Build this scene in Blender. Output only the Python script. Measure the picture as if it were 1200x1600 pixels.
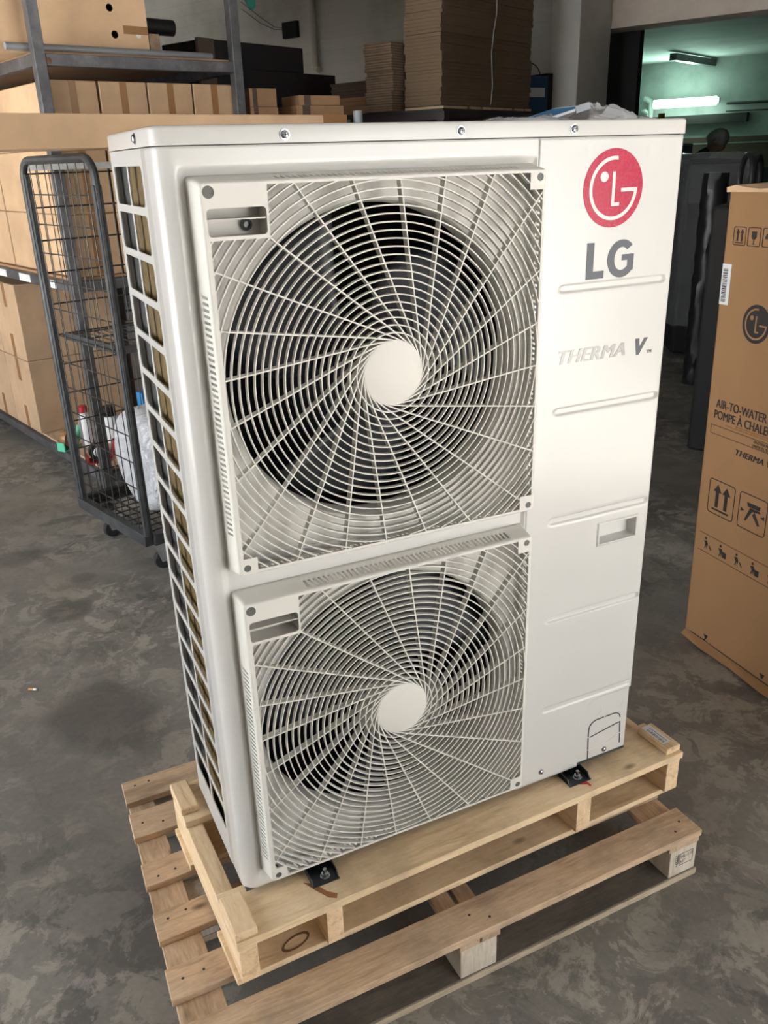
import bpy, math, random
from mathutils import Vector, Matrix
R = math.radians
sc = bpy.context.scene
for o in list(bpy.data.objects):
    bpy.data.objects.remove(o)
COL = sc.collection
random.seed(7)

# ------------------------------------------------------------------ camera
cam_d = bpy.data.cameras.new('camera')
cam = bpy.data.objects.new('camera', cam_d)
COL.objects.link(cam)
cam.location = (-0.2675, -1.2645, 1.5945)
cam.rotation_mode = 'XYZ'
cam.rotation_euler = (1.1771, 0.0301, -0.4527)
cam_d.sensor_fit = 'HORIZONTAL'
cam_d.sensor_width = 36.0
cam_d.lens = 1329.4 / 1200 * 36.0
cam_d.clip_start = 0.02
cam_d.clip_end = 200
sc.camera = cam

# ------------------------------------------------------------------ light
world = bpy.data.worlds.new('world')
sc.world = world
world.use_nodes = True
bg = world.node_tree.nodes['Background']
bg.inputs[0].default_value = (0.93, 0.96, 1.0, 1)
bg.inputs[1].default_value = 5.7

E1 = Vector((-.424, .906, 0)).normalized()      # building axes
E2 = Vector((.906, .424, 0)).normalized()
BO = Vector((-.2675, -1.2645, 0))               # origin of the building frame
BANG = math.atan2(E2.y, E2.x)
def bpos(a, b, z=0.0):                          # a along E2 (inwards), b along E1 (to the left)
    p = BO + E2 * a + E1 * b
    return Vector((p.x, p.y, z))

sun_d = bpy.data.lights.new('sun', 'SUN')
sun = bpy.data.objects.new('sun', sun_d)
COL.objects.link(sun)
sun_d.energy = 95.0
sun_d.angle = R(0.6)
sun_d.color = (1.0, .96, .89)
# sun falls through the big door on the hall floor in front of it
sdir = (E1 * 0.95 + E2 * 0.12 + Vector((0, 0, -1))).normalized()
sun.rotation_mode = 'QUATERNION'
sun.rotation_quaternion = sdir.to_track_quat('-Z', 'Y')

def portal(name, loc, facing, sx, sz, energy=None, color=(1, 1, 1)):
    d = bpy.data.lights.new(name, 'AREA')
    o = bpy.data.objects.new(name, d)
    COL.objects.link(o)
    d.shape = 'RECTANGLE'; d.size = sx; d.size_y = sz
    if energy is None:
        d.cycles.is_portal = True
    else:
        d.energy = energy; d.color = color
    o.location = loc
    o.rotation_mode = 'QUATERNION'
    o.rotation_quaternion = Vector(facing).to_track_quat('-Z', 'Z')
    return o
DOOR_B = -5.0      # plane of the big door (E1 coordinate)
portal('door_portal', bpos(1.4, DOOR_B, 1.8), E1, 3.1, 3.6)
portal('side_portal', bpos(-1.7, 4.3, 1.6), E2, 5.0, 3.0)

vs = sc.view_settings
sc.display_settings.display_device = 'sRGB'
vs.view_transform = 'Standard'
vs.look = 'None'
vs.exposure = 0.0
vs.gamma = 1.0
vs.use_curve_mapping = False

# ------------------------------------------------------------------ helpers
def tag(o, label=None, cat=None, group=None, kind=None):
    if label: o['label'] = label
    if cat: o['category'] = cat
    if group: o['group'] = group
    if kind: o['kind'] = kind
    return o

def empty(name, loc=(0, 0, 0), rz=0.0, label=None, cat=None, group=None, parent=None):
    o = bpy.data.objects.new(name, None)
    COL.objects.link(o)
    o.empty_display_size = .05
    o.location = loc
    o.rotation_euler = (0, 0, rz)
    if parent: o.parent = parent
    return tag(o, label, cat, group)

def copy_tree(o, parent=None):
    c = o.copy(); COL.objects.link(c)
    if parent: c.parent = parent
    for ch in list(o.children):
        copy_tree(ch, c)
    return c

class MB:
    def __init__(s):
        s.v = []; s.f = []; s.m = []
    def add(s, vs_, fs_, mi=0):
        b = len(s.v)
        s.v += [tuple(p) for p in vs_]
        s.f += [tuple(b + i for i in f) for f in fs_]
        s.m += [mi] * len(fs_)
        return s
    def box(s, x0, x1, y0, y1, z0, z1, mi=0):
        vs_ = [(x0, y0, z0), (x1, y0, z0), (x1, y1, z0), (x0, y1, z0), (x0, y0, z1), (x1, y0, z1), (x1, y1, z1), (x0, y1, z1)]
        return s.add(vs_, [(0, 3, 2, 1), (4, 5, 6, 7), (0, 1, 5, 4), (1, 2, 6, 5), (2, 3, 7, 6), (3, 0, 4, 7)], mi)
    def bar(s, a, b, w, h, up=(0, 0, 1), mi=0):
        a = Vector(a); b = Vector(b); d = (b - a).normalized(); up = Vector(up)
        side = d.cross(up)
        if side.length < 1e-4: side = d.cross(Vector((1, 0, 0)))
        side.normalize(); u = side.cross(d).normalized()
        vs_ = []
        for p in (a, b):
            for i, j in ((-1, -1), (1, -1), (1, 1), (-1, 1)):
                vs_.append(p + side * (i * w / 2) + u * (j * h / 2))
        return s.add(vs_, [(0, 3, 2, 1), (4, 5, 6, 7), (0, 1, 5, 4), (1, 2, 6, 5), (2, 3, 7, 6), (3, 0, 4, 7)], mi)
    def tube(s, pts, r, n=10, closed=False, caps=True, mi=0):
        pts = [Vector(p) for p in pts]; k = len(pts)
        rs = r if isinstance(r, (list, tuple)) else [r] * k
        prev = None; b = len(s.v); rings = []
        for i, p in enumerate(pts):
            if closed: t = (pts[(i + 1) % k] - pts[i - 1]).normalized()
            elif i == 0: t = (pts[1] - p).normalized()
            elif i == k - 1: t = (p - pts[-2]).normalized()
            else: t = ((pts[i + 1] - p).normalized() + (p - pts[i - 1]).normalized()).normalized()
            if prev is None:
                u = t.cross(Vector((0, 0, 1)))
                if u.length < .05: u = t.cross(Vector((1, 0, 0)))
            else:
                u = prev - t * prev.dot(t)
            u.normalize(); prev = u; w = t.cross(u)
            for j in range(n):
                a = 2 * math.pi * j / n
                s.v.append(tuple(p + (u * math.cos(a) + w * math.sin(a)) * rs[i]))
        for i in range(k if closed else k - 1):
            i2 = (i + 1) % k
            for j in range(n):
                j2 = (j + 1) % n
                s.f.append((b + i * n + j, b + i * n + j2, b + i2 * n + j2, b + i2 * n + j)); s.m.append(mi)
        if caps and not closed:
            s.f.append(tuple(b + j for j in reversed(range(n)))); s.m.append(mi)
            s.f.append(tuple(b + (k - 1) * n + j for j in range(n))); s.m.append(mi)
        return s
    def lathe(s, prof, n=32, axis='z', c=(0, 0, 0), caps=True, mi=0):
        # prof: (radius, height) along axis
        b = len(s.v); c = Vector(c)
        for r_, h in prof:
            for j in range(n):
                a = 2 * math.pi * j / n
                x, y = r_ * math.cos(a), r_ * math.sin(a)
                if axis == 'z': p = Vector((x, y, h))
                elif axis == 'y': p = Vector((x, h, -y))
                else: p = Vector((h, x, y))
                s.v.append(tuple(c + p))
        for i in range(len(prof) - 1):
            for j in range(n):
                j2 = (j + 1) % n
                s.f.append((b + i * n + j, b + i * n + j2, b + (i + 1) * n + j2, b + (i + 1) * n + j)); s.m.append(mi)
        if caps:
            if prof[0][0] > 1e-5: s.f.append(tuple(b + j for j in reversed(range(n)))); s.m.append(mi)
            if prof[-1][0] > 1e-5: s.f.append(tuple(b + (len(prof) - 1) * n + j for j in range(n))); s.m.append(mi)
        return s
    def loft(s, loops, caps=(True, True), mi=0, skip=None):
        b = len(s.v); n = len(loops[0])
        for L in loops: s.v += [tuple(p) for p in L]
        for i in range(len(loops) - 1):
            for j in range(n):
                if skip and skip(i, j): continue
                j2 = (j + 1) % n
                s.f.append((b + i * n + j, b + i * n + j2, b + (i + 1) * n + j2, b + (i + 1) * n + j)); s.m.append(mi)
        if caps[0]: s.f.append(tuple(b + j for j in reversed(range(n)))); s.m.append(mi)
        if caps[1]: s.f.append(tuple(b + (len(loops) - 1) * n + j for j in range(n))); s.m.append(mi)
        return s
    def xf(s, M):
        s.v = [tuple(M @ Vector(p)) for p in s.v]; return s
    def build(s, name, mats, parent=None, smooth=False, bevel=0, bseg=2, solid=0, angle=35):
        me = bpy.data.meshes.new(name)
        me.from_pydata(s.v, [], s.f)
        if not isinstance(mats, (list, tuple)): mats = [mats]
        for m in mats: me.materials.append(m)
        if len(mats) > 1:
            me.polygons.foreach_set('material_index', s.m)
        me.update()
        o = bpy.data.objects.new(name, me)
        COL.objects.link(o)
        if parent: o.parent = parent
        if solid:
            md = o.modifiers.new('solidify', 'SOLIDIFY'); md.thickness = solid; md.offset = -1
        if bevel:
            md = o.modifiers.new('bevel', 'BEVEL'); md.width = bevel; md.segments = bseg
            md.limit_method = 'ANGLE'; md.angle_limit = R(40)
        if smooth or bevel:
            me.polygons.foreach_set('use_smooth', [True] * len(me.polygons))
            try: me.set_sharp_from_angle(angle=R(angle))
            except Exception: pass
        return o

def _eval_curve(cu):
    ob = bpy.data.objects.new('tmp_curve', cu)
    COL.objects.link(ob)
    bpy.context.view_layer.update()
    dg = bpy.context.evaluated_depsgraph_get()
    me = bpy.data.meshes.new_from_object(ob.evaluated_get(dg))
    bpy.data.objects.remove(ob); bpy.data.curves.remove(cu)
    return me

# local plane "front": shape x -> X, shape y -> Z, facing -Y
M_FRONT = Matrix(((1, 0, 0, 0), (0, 0, -1, 0), (0, 1, 0, 0), (0, 0, 0, 1)))
M_FLAT = Matrix.Identity(4)
def shape2d(name, loops, thick, mat, parent=None, M=M_FRONT, off=(0, 0, 0), bevel=0.0):
    cu = bpy.data.curves.new('c', 'CURVE'); cu.dimensions = '2D'; cu.fill_mode = 'BOTH'
    cu.extrude = thick / 2
    cu.bevel_depth = bevel; cu.bevel_resolution = 1
    if bevel: cu.offset = -bevel
    for L in loops:
        sp = cu.splines.new('POLY'); sp.points.add(len(L) - 1)
        for i, p in enumerate(L): sp.points[i].co = (p[0], p[1], 0, 1)
        sp.use_cyclic_u = True
    me = _eval_curve(cu)
    me.transform(Matrix.Translation(Vector(off)) @ M)
    me.name = name
    me.materials.clear(); me.materials.append(mat)
    o = bpy.data.objects.new(name, me); COL.objects.link(o)
    if parent: o.parent = parent
    return o

def text_mesh(name, body, size, mat, parent=None, M=M_FRONT, off=(0, 0, 0), shear=0.0, bold=0.0, thick=.0006, sx=1.0, align='LEFT', spacing=1.0):
    cu = bpy.data.curves.new('t', 'FONT'); cu.body = body; cu.size = size
    cu.shear = shear; cu.offset = bold; cu.extrude = thick / 2; cu.align_x = align
    cu.space_character = spacing; cu.resolution_u = 4
    me = _eval_curve(cu)
    me.transform(Matrix.Translation(Vector(off)) @ M @ Matrix.Diagonal((sx, 1, 1, 1)))
    me.name = name
    me.materials.clear(); me.materials.append(mat)
    o = bpy.data.objects.new(name, me); COL.objects.link(o)
    if parent: o.parent = parent
    return o

def bold_text(name, body, size, mat_, parent, off, w, **k):
    objs = []
    for i in range(3):
        o_ = (off[0] + w * (i - 1), off[1] - .00004 * i, off[2])
        objs.append(text_mesh(name, body, size, mat_, None, off=o_, **k))
    o = join_into(objs[0], objs[1:]); o.name = name; o.parent = parent
    return o

def join_into(dst, objs):
    # merge several mesh objects (same parent frame) into one mesh
    mb = MB(); mats = []
    for o in [dst] + objs:
        b = len(mb.v)
        idx = []
        for m in o.data.materials:
            if m not in mats: mats.append(m)
            idx.append(mats.index(m))
        mb.v += [tuple(v.co) for v in o.data.vertices]
        for p in o.data.polygons:
            mb.f.append(tuple(b + i for i in p.vertices)); mb.m.append(idx[p.material_index] if idx else 0)
    name = dst.name; par = dst.parent
    for o in [dst] + objs: bpy.data.objects.remove(o)
    return mb.build(name, mats, par)

def circ(cx, cy, r, n=32, a0=0, a1=360):
    full = abs(a1 - a0) >= 360
    k = n if full else n + 1
    return [(cx + r * math.cos(R(a0 + (a1 - a0) * i / n)), cy + r * math.sin(R(a0 + (a1 - a0) * i / n))) for i in range(k)]
def rrect(x0, x1, y0, y1, r, n=5):
    rs = r if isinstance(r, (list, tuple)) else (r,) * 4   # bl br tr tl
    P = []
    for (cx, cy, a, rr) in ((x0, y0, 180, rs[0]), (x1, y0, 270, rs[1]), (x1, y1, 0, rs[2]), (x0, y1, 90, rs[3])):
        rr = max(rr, 1e-5)
        px = cx + rr if a in (180, 90) else cx - rr
        py = cy + rr if a in (180, 270) else cy - rr
        for i in range(n + 1):
            t = R(a + 90 * i / n); P.append((px + rr * math.cos(t), py + rr * math.sin(t)))
    return P
def arc_band(cx, cy, r0, r1, a0, a1, n=40):
    return circ(cx, cy, r1, n, a0, a1) + list(reversed(circ(cx, cy, r0, n, a0, a1)))
def sstep(a, b, x):
    if a == b: return 1.0 if x > a else 0.0
    t = max(0.0, min(1.0, (x - a) / (b - a))); return t * t * (3 - 2 * t)

# ------------------------------------------------------------------ materials
def mat(name, col=(.5, .5, .5), rough=.5, metal=0.0, spec=None, emit=None, es=0, alpha=1, trans=0, coat=0):
    m = bpy.data.materials.new(name); m.use_nodes = True
    b = m.node_tree.nodes['Principled BSDF']
    b.inputs['Base Color'].default_value = (*col, 1)
    b.inputs['Roughness'].default_value = rough
    b.inputs['Metallic'].default_value = metal
    if spec is not None: b.inputs['Specular IOR Level'].default_value = spec
    if emit: b.inputs['Emission Color'].default_value = (*emit, 1); b.inputs['Emission Strength'].default_value = es
    b.inputs['Alpha'].default_value = alpha
    b.inputs['Transmission Weight'].default_value = trans
    if coat: b.inputs['Coat Weight'].default_value = coat
    return m
def nt(m): return m.node_tree.nodes, m.node_tree.links, m.node_tree.nodes['Principled BSDF']
def tc(m, scale=(1, 1, 1), kind='Object', rot=(0, 0, 0)):
    N, L, b = nt(m)
    t = N.new('ShaderNodeTexCoord'); mp = N.new('ShaderNodeMapping')
    mp.inputs['Scale'].default_value = scale; mp.inputs['Rotation'].default_value = rot
    L.new(t.outputs[kind], mp.inputs['Vector']); return mp.outputs['Vector']
def noise(m, vec, scale, detail=4, rough=.55, dist=0):
    N, L, b = nt(m)
    n = N.new('ShaderNodeTexNoise'); n.inputs['Scale'].default_value = scale; n.inputs['Detail'].default_value = detail
    n.inputs['Roughness'].default_value = rough; n.inputs['Distortion'].default_value = dist
    L.new(vec, n.inputs['Vector']); return n.outputs['Fac']
def ramp(m, fac, stops):
    N, L, b = nt(m)
    r = N.new('ShaderNodeValToRGB'); e = r.color_ramp.elements
    while len(e) > 1: e.remove(e[-1])
    e[0].position = stops[0][0]; e[0].color = (*stops[0][1], 1)
    for p, c in stops[1:]:
        x = e.new(p); x.color = (*c, 1)
    L.new(fac, r.inputs['Fac']); return r.outputs['Color']
def mix(m, fac, a, bcol, mode='MIX'):
    N, L, b = nt(m)
    x = N.new('ShaderNodeMix'); x.data_type = 'RGBA'; x.blend_type = mode
    if hasattr(fac, 'is_linked') or hasattr(fac, 'links'): L.new(fac, x.inputs[0])
    else: x.inputs[0].default_value = fac
    for k, c in ((6, a), (7, bcol)):
        if isinstance(c, tuple): x.inputs[k].default_value = (*c, 1)
        else: L.new(c, x.inputs[k])
    return x.outputs[2]
def g(v): return (v, v, v)
def bump(m, fac, strength=.2, dist=.002):
    N, L, b = nt(m)
    bp = N.new('ShaderNodeBump'); bp.inputs['Strength'].default_value = strength; bp.inputs['Distance'].default_value = dist
    L.new(fac, bp.inputs['Height']); L.new(bp.outputs['Normal'], b.inputs['Normal'])
def setc(m, out): N, L, b = nt(m); L.new(out, b.inputs['Base Color'])
def setr(m, out): N, L, b = nt(m); L.new(out, b.inputs['Roughness'])

# painted steel of the heat pump
m_paint = mat('painted_steel', (.62, .612, .59), .22, 0, .5)
v = tc(m_paint); bump(m_paint, noise(m_paint, v, 420, 2), .035, .0006)
m_paint_side = m_paint
m_abs = mat('grille_plastic', (.70, .68, .63), .5)
m_orifice = mat('orifice_plastic', (.66, .645, .60), .55)
v = tc(m_orifice, (3, 3, 1)); setc(m_orifice, ramp(m_orifice, noise(m_orifice, v, 5, 4), [(.3, (.42, .40, .36)), (.5, (.66, .64, .60)), (1, (.7, .68, .64))]))
m_black = mat('black_void', (.012, .012, .013), .8)
m_blade = mat('fan_blade_plastic', (.014, .016, .02), .5)
m_coil = mat('gold_coil_fins', (.1, .07, .025), .55, .0, .2)
v = tc(m_coil, (1, 1, 1)); 
N, L, b = nt(m_coil); w = N.new('ShaderNodeTexWave'); w.inputs['Scale'].default_value = 190; w.bands_direction = 'Y'; L.new(v, w.inputs['Vector'])
bump(m_coil, w.outputs['Fac'], .6, .001)
v2 = tc(m_coil, (1, 6, 2)); setc(m_coil, ramp(m_coil, noise(m_coil, v2, 6, 3), [(.3, (.085, .055, .018)), (.7, (.17, .115, .038))]))
m_dkmetal = mat('dark_grey_metal', (.085, .09, .09), .4, .6)
m_screw = mat('zinc_screw', (.40, .42, .45), .25, 1)
m_screw_dk = mat('screw_slot', (.05, .05, .05), .5, .5)
m_welld = mat('screw_well_grey', (.09, .09, .085), .55)
m_recess = mat('recess_shadow_plastic', (.58, .56, .52), .5)
m_logo_red = mat('logo_red', (.42, .008, .045), .30, 0, .25)
v = tc(m_logo_red); setr(m_logo_red, ramp(m_logo_red, noise(m_logo_red, v, 160, 4, .7), [(.42, g(.14)), (.62, g(.40))])); bump(m_logo_red, noise(m_logo_red, v, 220, 3, .7), .25, .001)
m_logo_white = mat('logo_white', (.80, .76, .72), .35)
m_logo_grey = mat('logo_grey', (.10, .103, .12), .35, 0, .2)
m_logo_silver = mat('logo_silver', (.22, .215, .21), .26, 0, .9)
m_bracket = mat('foot_black_steel', (.022, .028, .03), .38, .3)
m_line = mat('slot_dark', (.03, .03, .03), .7)

def wood(name, light, mid, dark, axis='x', knots=True, dirt=None, seed=0.0, rough=.75):
    m = mat(name, mid, rough)
    sc_ = (1.2, 9, 9) if axis == 'x' else ((9, 1.2, 9) if axis == 'y' else (9, 9, 1.2))
    N, L, b = nt(m)
    oi = N.new('ShaderNodeObjectInfo')
    t = N.new('ShaderNodeTexCoord'); ad = N.new('ShaderNodeVectorMath'); ad.operation = 'ADD'
    mul = N.new('ShaderNodeMath'); mul.operation = 'MULTIPLY'; mul.inputs[1].default_value = 17.0
    cmb = N.new('ShaderNodeCombineXYZ'); L.new(oi.outputs['Random'], mul.inputs[0])
    for k in range(3): L.new(mul.outputs[0], cmb.inputs[k])
    L.new(t.outputs['Object'], ad.inputs[0]); L.new(cmb.outputs[0], ad.inputs[1])
    mp = N.new('ShaderNodeMapping'); mp.inputs['Scale'].default_value = sc_; mp.inputs['Location'].default_value = (seed, seed, seed)
    L.new(ad.outputs[0], mp.inputs['Vector']); vec = mp.outputs['Vector']
    n1 = noise(m, vec, 3.2, 6, .6, 1.2)
    c = ramp(m, n1, [(.28, dark), (.47, mid), (.75, light)])
    mp2 = N.new('ShaderNodeMapping'); mp2.inputs['Scale'].default_value = tuple(3 * q for q in sc_)
    L.new(ad.outputs[0], mp2.inputs['Vector'])
    n2 = noise(m, mp2.outputs['Vector'], 8, 3, .6, .3)
    c = mix(m, .22, c, ramp(m, n2, [(.35, g(.25)), (.65, g(.85))]), 'OVERLAY')
    if knots:
        ksc = (5, 11, 11) if axis == 'x' else ((11, 5, 11) if axis == 'y' else (11, 11, 5))
        mk = N.new('ShaderNodeMapping'); mk.inputs['Scale'].default_value = ksc; mk.inputs['Location'].default_value = (seed * 3, seed, 0)
        L.new(ad.outputs[0], mk.inputs['Vector'])
        vo = N.new('ShaderNodeTexVoronoi'); vo.inputs['Scale'].default_value = 1.0; L.new(mk.outputs['Vector'], vo.inputs['Vector'])
        kc = ramp(m, vo.outputs['Distance'], [(.03, g(1)), (.075, g(.55)), (.12, g(0))])
        c = mix(m, kc, c, tuple(q * .35 for q in dark))
    if dirt:
        mp3 = N.new('ShaderNodeMapping'); mp3.inputs['Scale'].default_value = (1, 1, 1); L.new(ad.outputs[0], mp3.inputs['Vector'])
        n3 = noise(m, mp3.outputs['Vector'], 7, 5, .65)
        c = mix(m, ramp(m, n3, [(.45, g(0)), (.72, g(.75))]), c, dirt)
    setc(m, c); bump(m, n2, .35, .0015)
    return m
NL, NM, ND = (.88, .69, .45), (.80, .60, .37), (.58, .39, .21)
w_new_x = wood('new_pine_x', NL, NM, ND, 'x', dirt=(.46, .34, .21))
w_new_y = wood('new_pine_y', (.87, .67, .43), (.77, .56, .34), (.5, .32, .17), 'y')
w_old_x = wood('old_pine_x', (.68, .50, .34), (.57, .40, .255), (.37, .24, .14), 'x', dirt=(.30, .23, .165), seed=3.1)
w_old_y = wood('old_pine_y', (.66, .48, .33), (.54, .38, .245), (.35, .23, .13), 'y', dirt=(.28, .21, .15), seed=5.3)
w_block = wood('pale_block', (.74, .66, .55), (.64, .56, .45), (.5, .42, .32), 'z', knots=False, dirt=(.4, .34, .27), seed=1.3)
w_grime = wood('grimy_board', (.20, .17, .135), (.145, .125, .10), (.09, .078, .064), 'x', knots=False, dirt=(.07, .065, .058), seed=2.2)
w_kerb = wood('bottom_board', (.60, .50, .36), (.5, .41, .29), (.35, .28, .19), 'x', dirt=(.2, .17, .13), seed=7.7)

def cardboard(name, c, var=.12, rough=.82, stain=True):
    m = mat(name, c, rough)
    N, L, b = nt(m)
    v = tc(m, (1, 1, 1))
    n = noise(m, v, 3.5, 4, .6)
    lo = tuple(q * (1 - var) for q in c); hi = tuple(min(1, q * (1 + var)) for q in c)
    cc = ramp(m, n, [(.35, lo), (.65, hi)])
    setc(m, cc)
    v2 = tc(m, (1, 1, 40)); bump(m, noise(m, v2, 9, 2), .08, .001)
    return m
cb_warm = cardboard('cardboard_warm', (.62, .42, .255))
cb_mid = cardboard('cardboard_mid', (.50, .335, .20))
cb_tan = cardboard('cardboard_tan', (.47, .32, .195))
cb_lg = cardboard('cardboard_printed', (.31, .17, .075), .05)
cb_brown = cardboard('cardboard_brown', (.36, .21, .11))
cb_dark = cardboard('cardboard_dark', (.10, .07, .05))
cb_grey = cardboard('cardboard_grey', (.45, .43, .40))
m_tape = mat('packing_tape', (.30, .155, .065), .25, 0, .5)
m_ink = mat('black_print', (.018, .014, .012), .6)
m_white_label = mat('white_label', (.78, .79, .80), .5)
m_black_card = mat('black_card', (.015, .014, .014), .75)

def fluted(name, c1, c2, sc_=70):
    m = mat(name, c1, .85); N, L, b = nt(m)
    v = tc(m, (1, 1, 1)); w = N.new('ShaderNodeTexWave'); w.bands_direction = 'Z'; w.inputs['Scale'].default_value = sc_ / 6.28 * 2
    w.inputs['Distortion'].default_value = .6; L.new(v, w.inputs['Vector'])
    n = noise(m, v, 6, 3)
    cc = mix(m, .5, ramp(m, w.outputs['Fac'], [(.25, c2), (.6, c1)]), ramp(m, n, [(.3, c2), (.7, c1)]))
    setc(m, cc); bump(m, w.outputs['Fac'], .5, .003); return m
m_flute = fluted('corrugated_edges', (.30, .21, .135), (.10, .065, .04))
m_flute_big = fluted('stacked_sheet_edges', (.24, .17, .105), (.19, .13, .08), 200)

def rusty(name, c, r=.42, metal=.75, spec2=(.5, .5, .5)):
    m = mat(name, c, r, metal); v = tc(m)
    n = noise(m, v, 9, 5, .65)
    setc(m, ramp(m, n, [(.3, tuple(q * .55 for q in c)), (.52, c), (.78, tuple(min(1, q * 1.9) for q in c))]))
    return m
m_rack = rusty('raw_steel', (.105, .105, .11), .45, .4)
m_cage = rusty('cage_steel', (.048, .051, .054), .5, .2)
m_rack_dark = mat('dark_steel', (.06, .058, .055), .55, .4)
m_wire = mat('wire_steel', (.05, .046, .042), .45, .5)
m_zincplate = rusty('zinc_plate', (.5, .52, .53), .35)
m_rubber = mat('black_rubber', (.02, .02, .02), .7)
m_red = mat('red_plastic', (.42, .015, .02), .4)
m_green = mat('green_plastic', (.12, .55, .36), .4)
m_darkgreen = mat('dark_green_cloth', (.005, .09, .06), .9)
m_bluep = mat('blue_print', (.03, .23, .52), .4)
m_bluecab = mat('blue_cabinet', (.012, .07, .17), .5)
m_film = mat('white_film', (.80, .82, .86), .38)
v = tc(m_film, (1, 1, 1)); bump(m_film, noise(m_film, tc(m_film, (.6, 1, 1)), 16, 5, .65, 2.5), 1.0, .035)
m_yellow = mat('yellow_paint', (.42, .24, .02), .5)
m_greyp = mat('grey_plastic', (.35, .38, .41), .5)
m_blackp = mat('black_plastic', (.015, .015, .016), .35)
m_tubemetal = mat('grey_tube', (.26, .27, .28), .4, .3)

m_clear = bpy.data.materials.new('clear_film'); m_clear.use_nodes = True
N, L, b = nt(m_clear)
b.inputs['Base Color'].default_value = (.6, .62, .64, 1); b.inputs['Roughness'].default_value = .12
b.inputs['Alpha'].default_value = .22
m_bagfilm = mat('bag_film', (.92, .94, .96), .15, 0, 1.0, alpha=.55); b.inputs['Specular IOR Level'].default_value = .9

# concrete floor
m_floor = mat('concrete_floor', (.2, .19, .17), .6)
N, L, b = nt(m_floor)
v = tc(m_floor)
base = ramp(m_floor, noise(m_floor, v, 1.1, 6, .62, .3), [(.30, (.135, .126, .112)), (.5, (.195, .182, .162)), (.72, (.262, .246, .220))])
worn = noise(m_floor, v, 9.0, 9, .74, .6)
wm = noise(m_floor, v, .95, 3, .5)
wmask = mix(m_floor, 1.0, ramp(m_floor, worn, [(.50, g(0)), (.535, g(1))]), ramp(m_floor, wm, [(.42, g(.04)), (.60, g(.75))]), 'MULTIPLY')
c = mix(m_floor, wmask, base, (.40, .365, .31))
dk = noise(m_floor, tc(m_floor, (1, 1, 1), rot=(0, 0, .6)), 6.5, 9, .72, .5)
dm = noise(m_floor, tc(m_floor, (1, 1, 1), rot=(0, 0, 1.9)), 1.3, 3, .5)
dmask = mix(m_floor, 1.0, ramp(m_floor, dk, [(.51, g(0)), (.55, g(1))]), ramp(m_floor, dm, [(.44, g(.05)), (.60, g(.7))]), 'MULTIPLY')
c = mix(m_floor, dmask, c, (.075, .071, .068))
# a few round damp patches
def patch(cx, cy, rx, ry, c, amt=.55, ang=0.0):
    mp = N.new('ShaderNodeMapping'); mp.vector_type = 'TEXTURE'
    t = N.new('ShaderNodeTexCoord')
    mp.inputs['Location'].default_value = (cx, cy, 0); mp.inputs['Scale'].default_value = (rx, ry, 1); mp.inputs['Rotation'].default_value = (0, 0, ang)
    L.new(t.outputs['Object'], mp.inputs['Vector'])
    ln = N.new('ShaderNodeVectorMath'); ln.operation = 'LENGTH'; L.new(mp.outputs['Vector'], ln.inputs[0])
    nz = noise(m_floor, v, 6, 4)
    ad = N.new('ShaderNodeMath'); ad.operation = 'MULTIPLY_ADD'; ad.inputs[1].default_value = .7; L.new(nz, ad.inputs[0]); L.new(ln.outputs['Value'], ad.inputs[2])
    f = ramp(m_floor, ad.outputs[0], [(.75, g(amt)), (1.0 if amt < .5 else 1.0, g(0))])
    return mix(m_floor, f, c, (.062, .057, .050))
c = patch(-.15, 1.93, .17, .17, c, .6)
c = patch(-.28, 2.55, .22, .15, c, .55)
c = patch(-.12, 1.15, .30, .42, c, .55, .3)
c = patch(-.05, 2.2, .1, .08, c, .4)
fine = noise(m_floor, v, 60, 4, .7)
c = mix(m_floor, .25, c, ramp(m_floor, fine, [(.3, g(.3)), (.7, g(.75))]), 'OVERLAY')
spk = noise(m_floor, v, 140, 2, .5)
c = mix(m_floor, ramp(m_floor, spk, [(.765, g(0)), (.79, g(.7))]), c, (.5, .48, .44))
setc(m_floor, c)
setr(m_floor, ramp(m_floor, noise(m_floor, v, 2.6, 5), [(.35, g(.50)), (.65, g(.74))]))
bump(m_floor, worn, .12, .003)

def plaster(name, c, dirty, sc_=1.2, bricks=False):
    m = mat(name, c, .85); v = tc(m)
    cc = ramp(m, noise(m, v, sc_, 6, .65), [(.32, dirty), (.55, c)])
    if bricks:
        N, L, b = nt(m)
        bt = N.new('ShaderNodeTexBrick'); bt.inputs['Scale'].default_value = 2.6; bt.inputs['Mortar Size'].default_value = .012
        bt.inputs['Color1'].default_value = (1, 1, 1, 1); bt.inputs['Color2'].default_value = (.93, .93, .93, 1); bt.inputs['Mortar'].default_value = (.90, .90, .90, 1)
        vv = tc(m, (1, 1, 1), rot=(R(90), 0, 0)); L.new(vv, bt.inputs['Vector'])
        cc = mix(m, 1.0, cc, bt.outputs['Color'], 'MULTIPLY')
    setc(m, cc); return m
m_wall = plaster('white_painted_wall', (.52, .51, .47), (.36, .35, .31), 1.3, True)
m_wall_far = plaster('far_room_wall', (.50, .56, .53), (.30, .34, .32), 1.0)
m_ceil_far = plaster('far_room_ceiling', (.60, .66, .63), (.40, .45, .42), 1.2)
m_pillar = plaster('pillar_plaster', (.72, .71, .68), (.60, .59, .56), 2.0)
m_beam = plaster('beam_plaster', (.62, .54, .47), (.50, .43, .37), 2.0)
m_hall = plaster('hall_plaster', (.40, .38, .36), (.30, .29, .27), 1.0)
m_roof = plaster('dark_roof', (.13, .12, .11), (.09, .085, .08), 1.0)
m_yard = plaster('yard_concrete', (.56, .56, .55), (.46, .46, .45), .4)
m_yard = m_yard
m_steelblack = mat('black_door_edge', (.012, .011, .011), .8)

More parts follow.
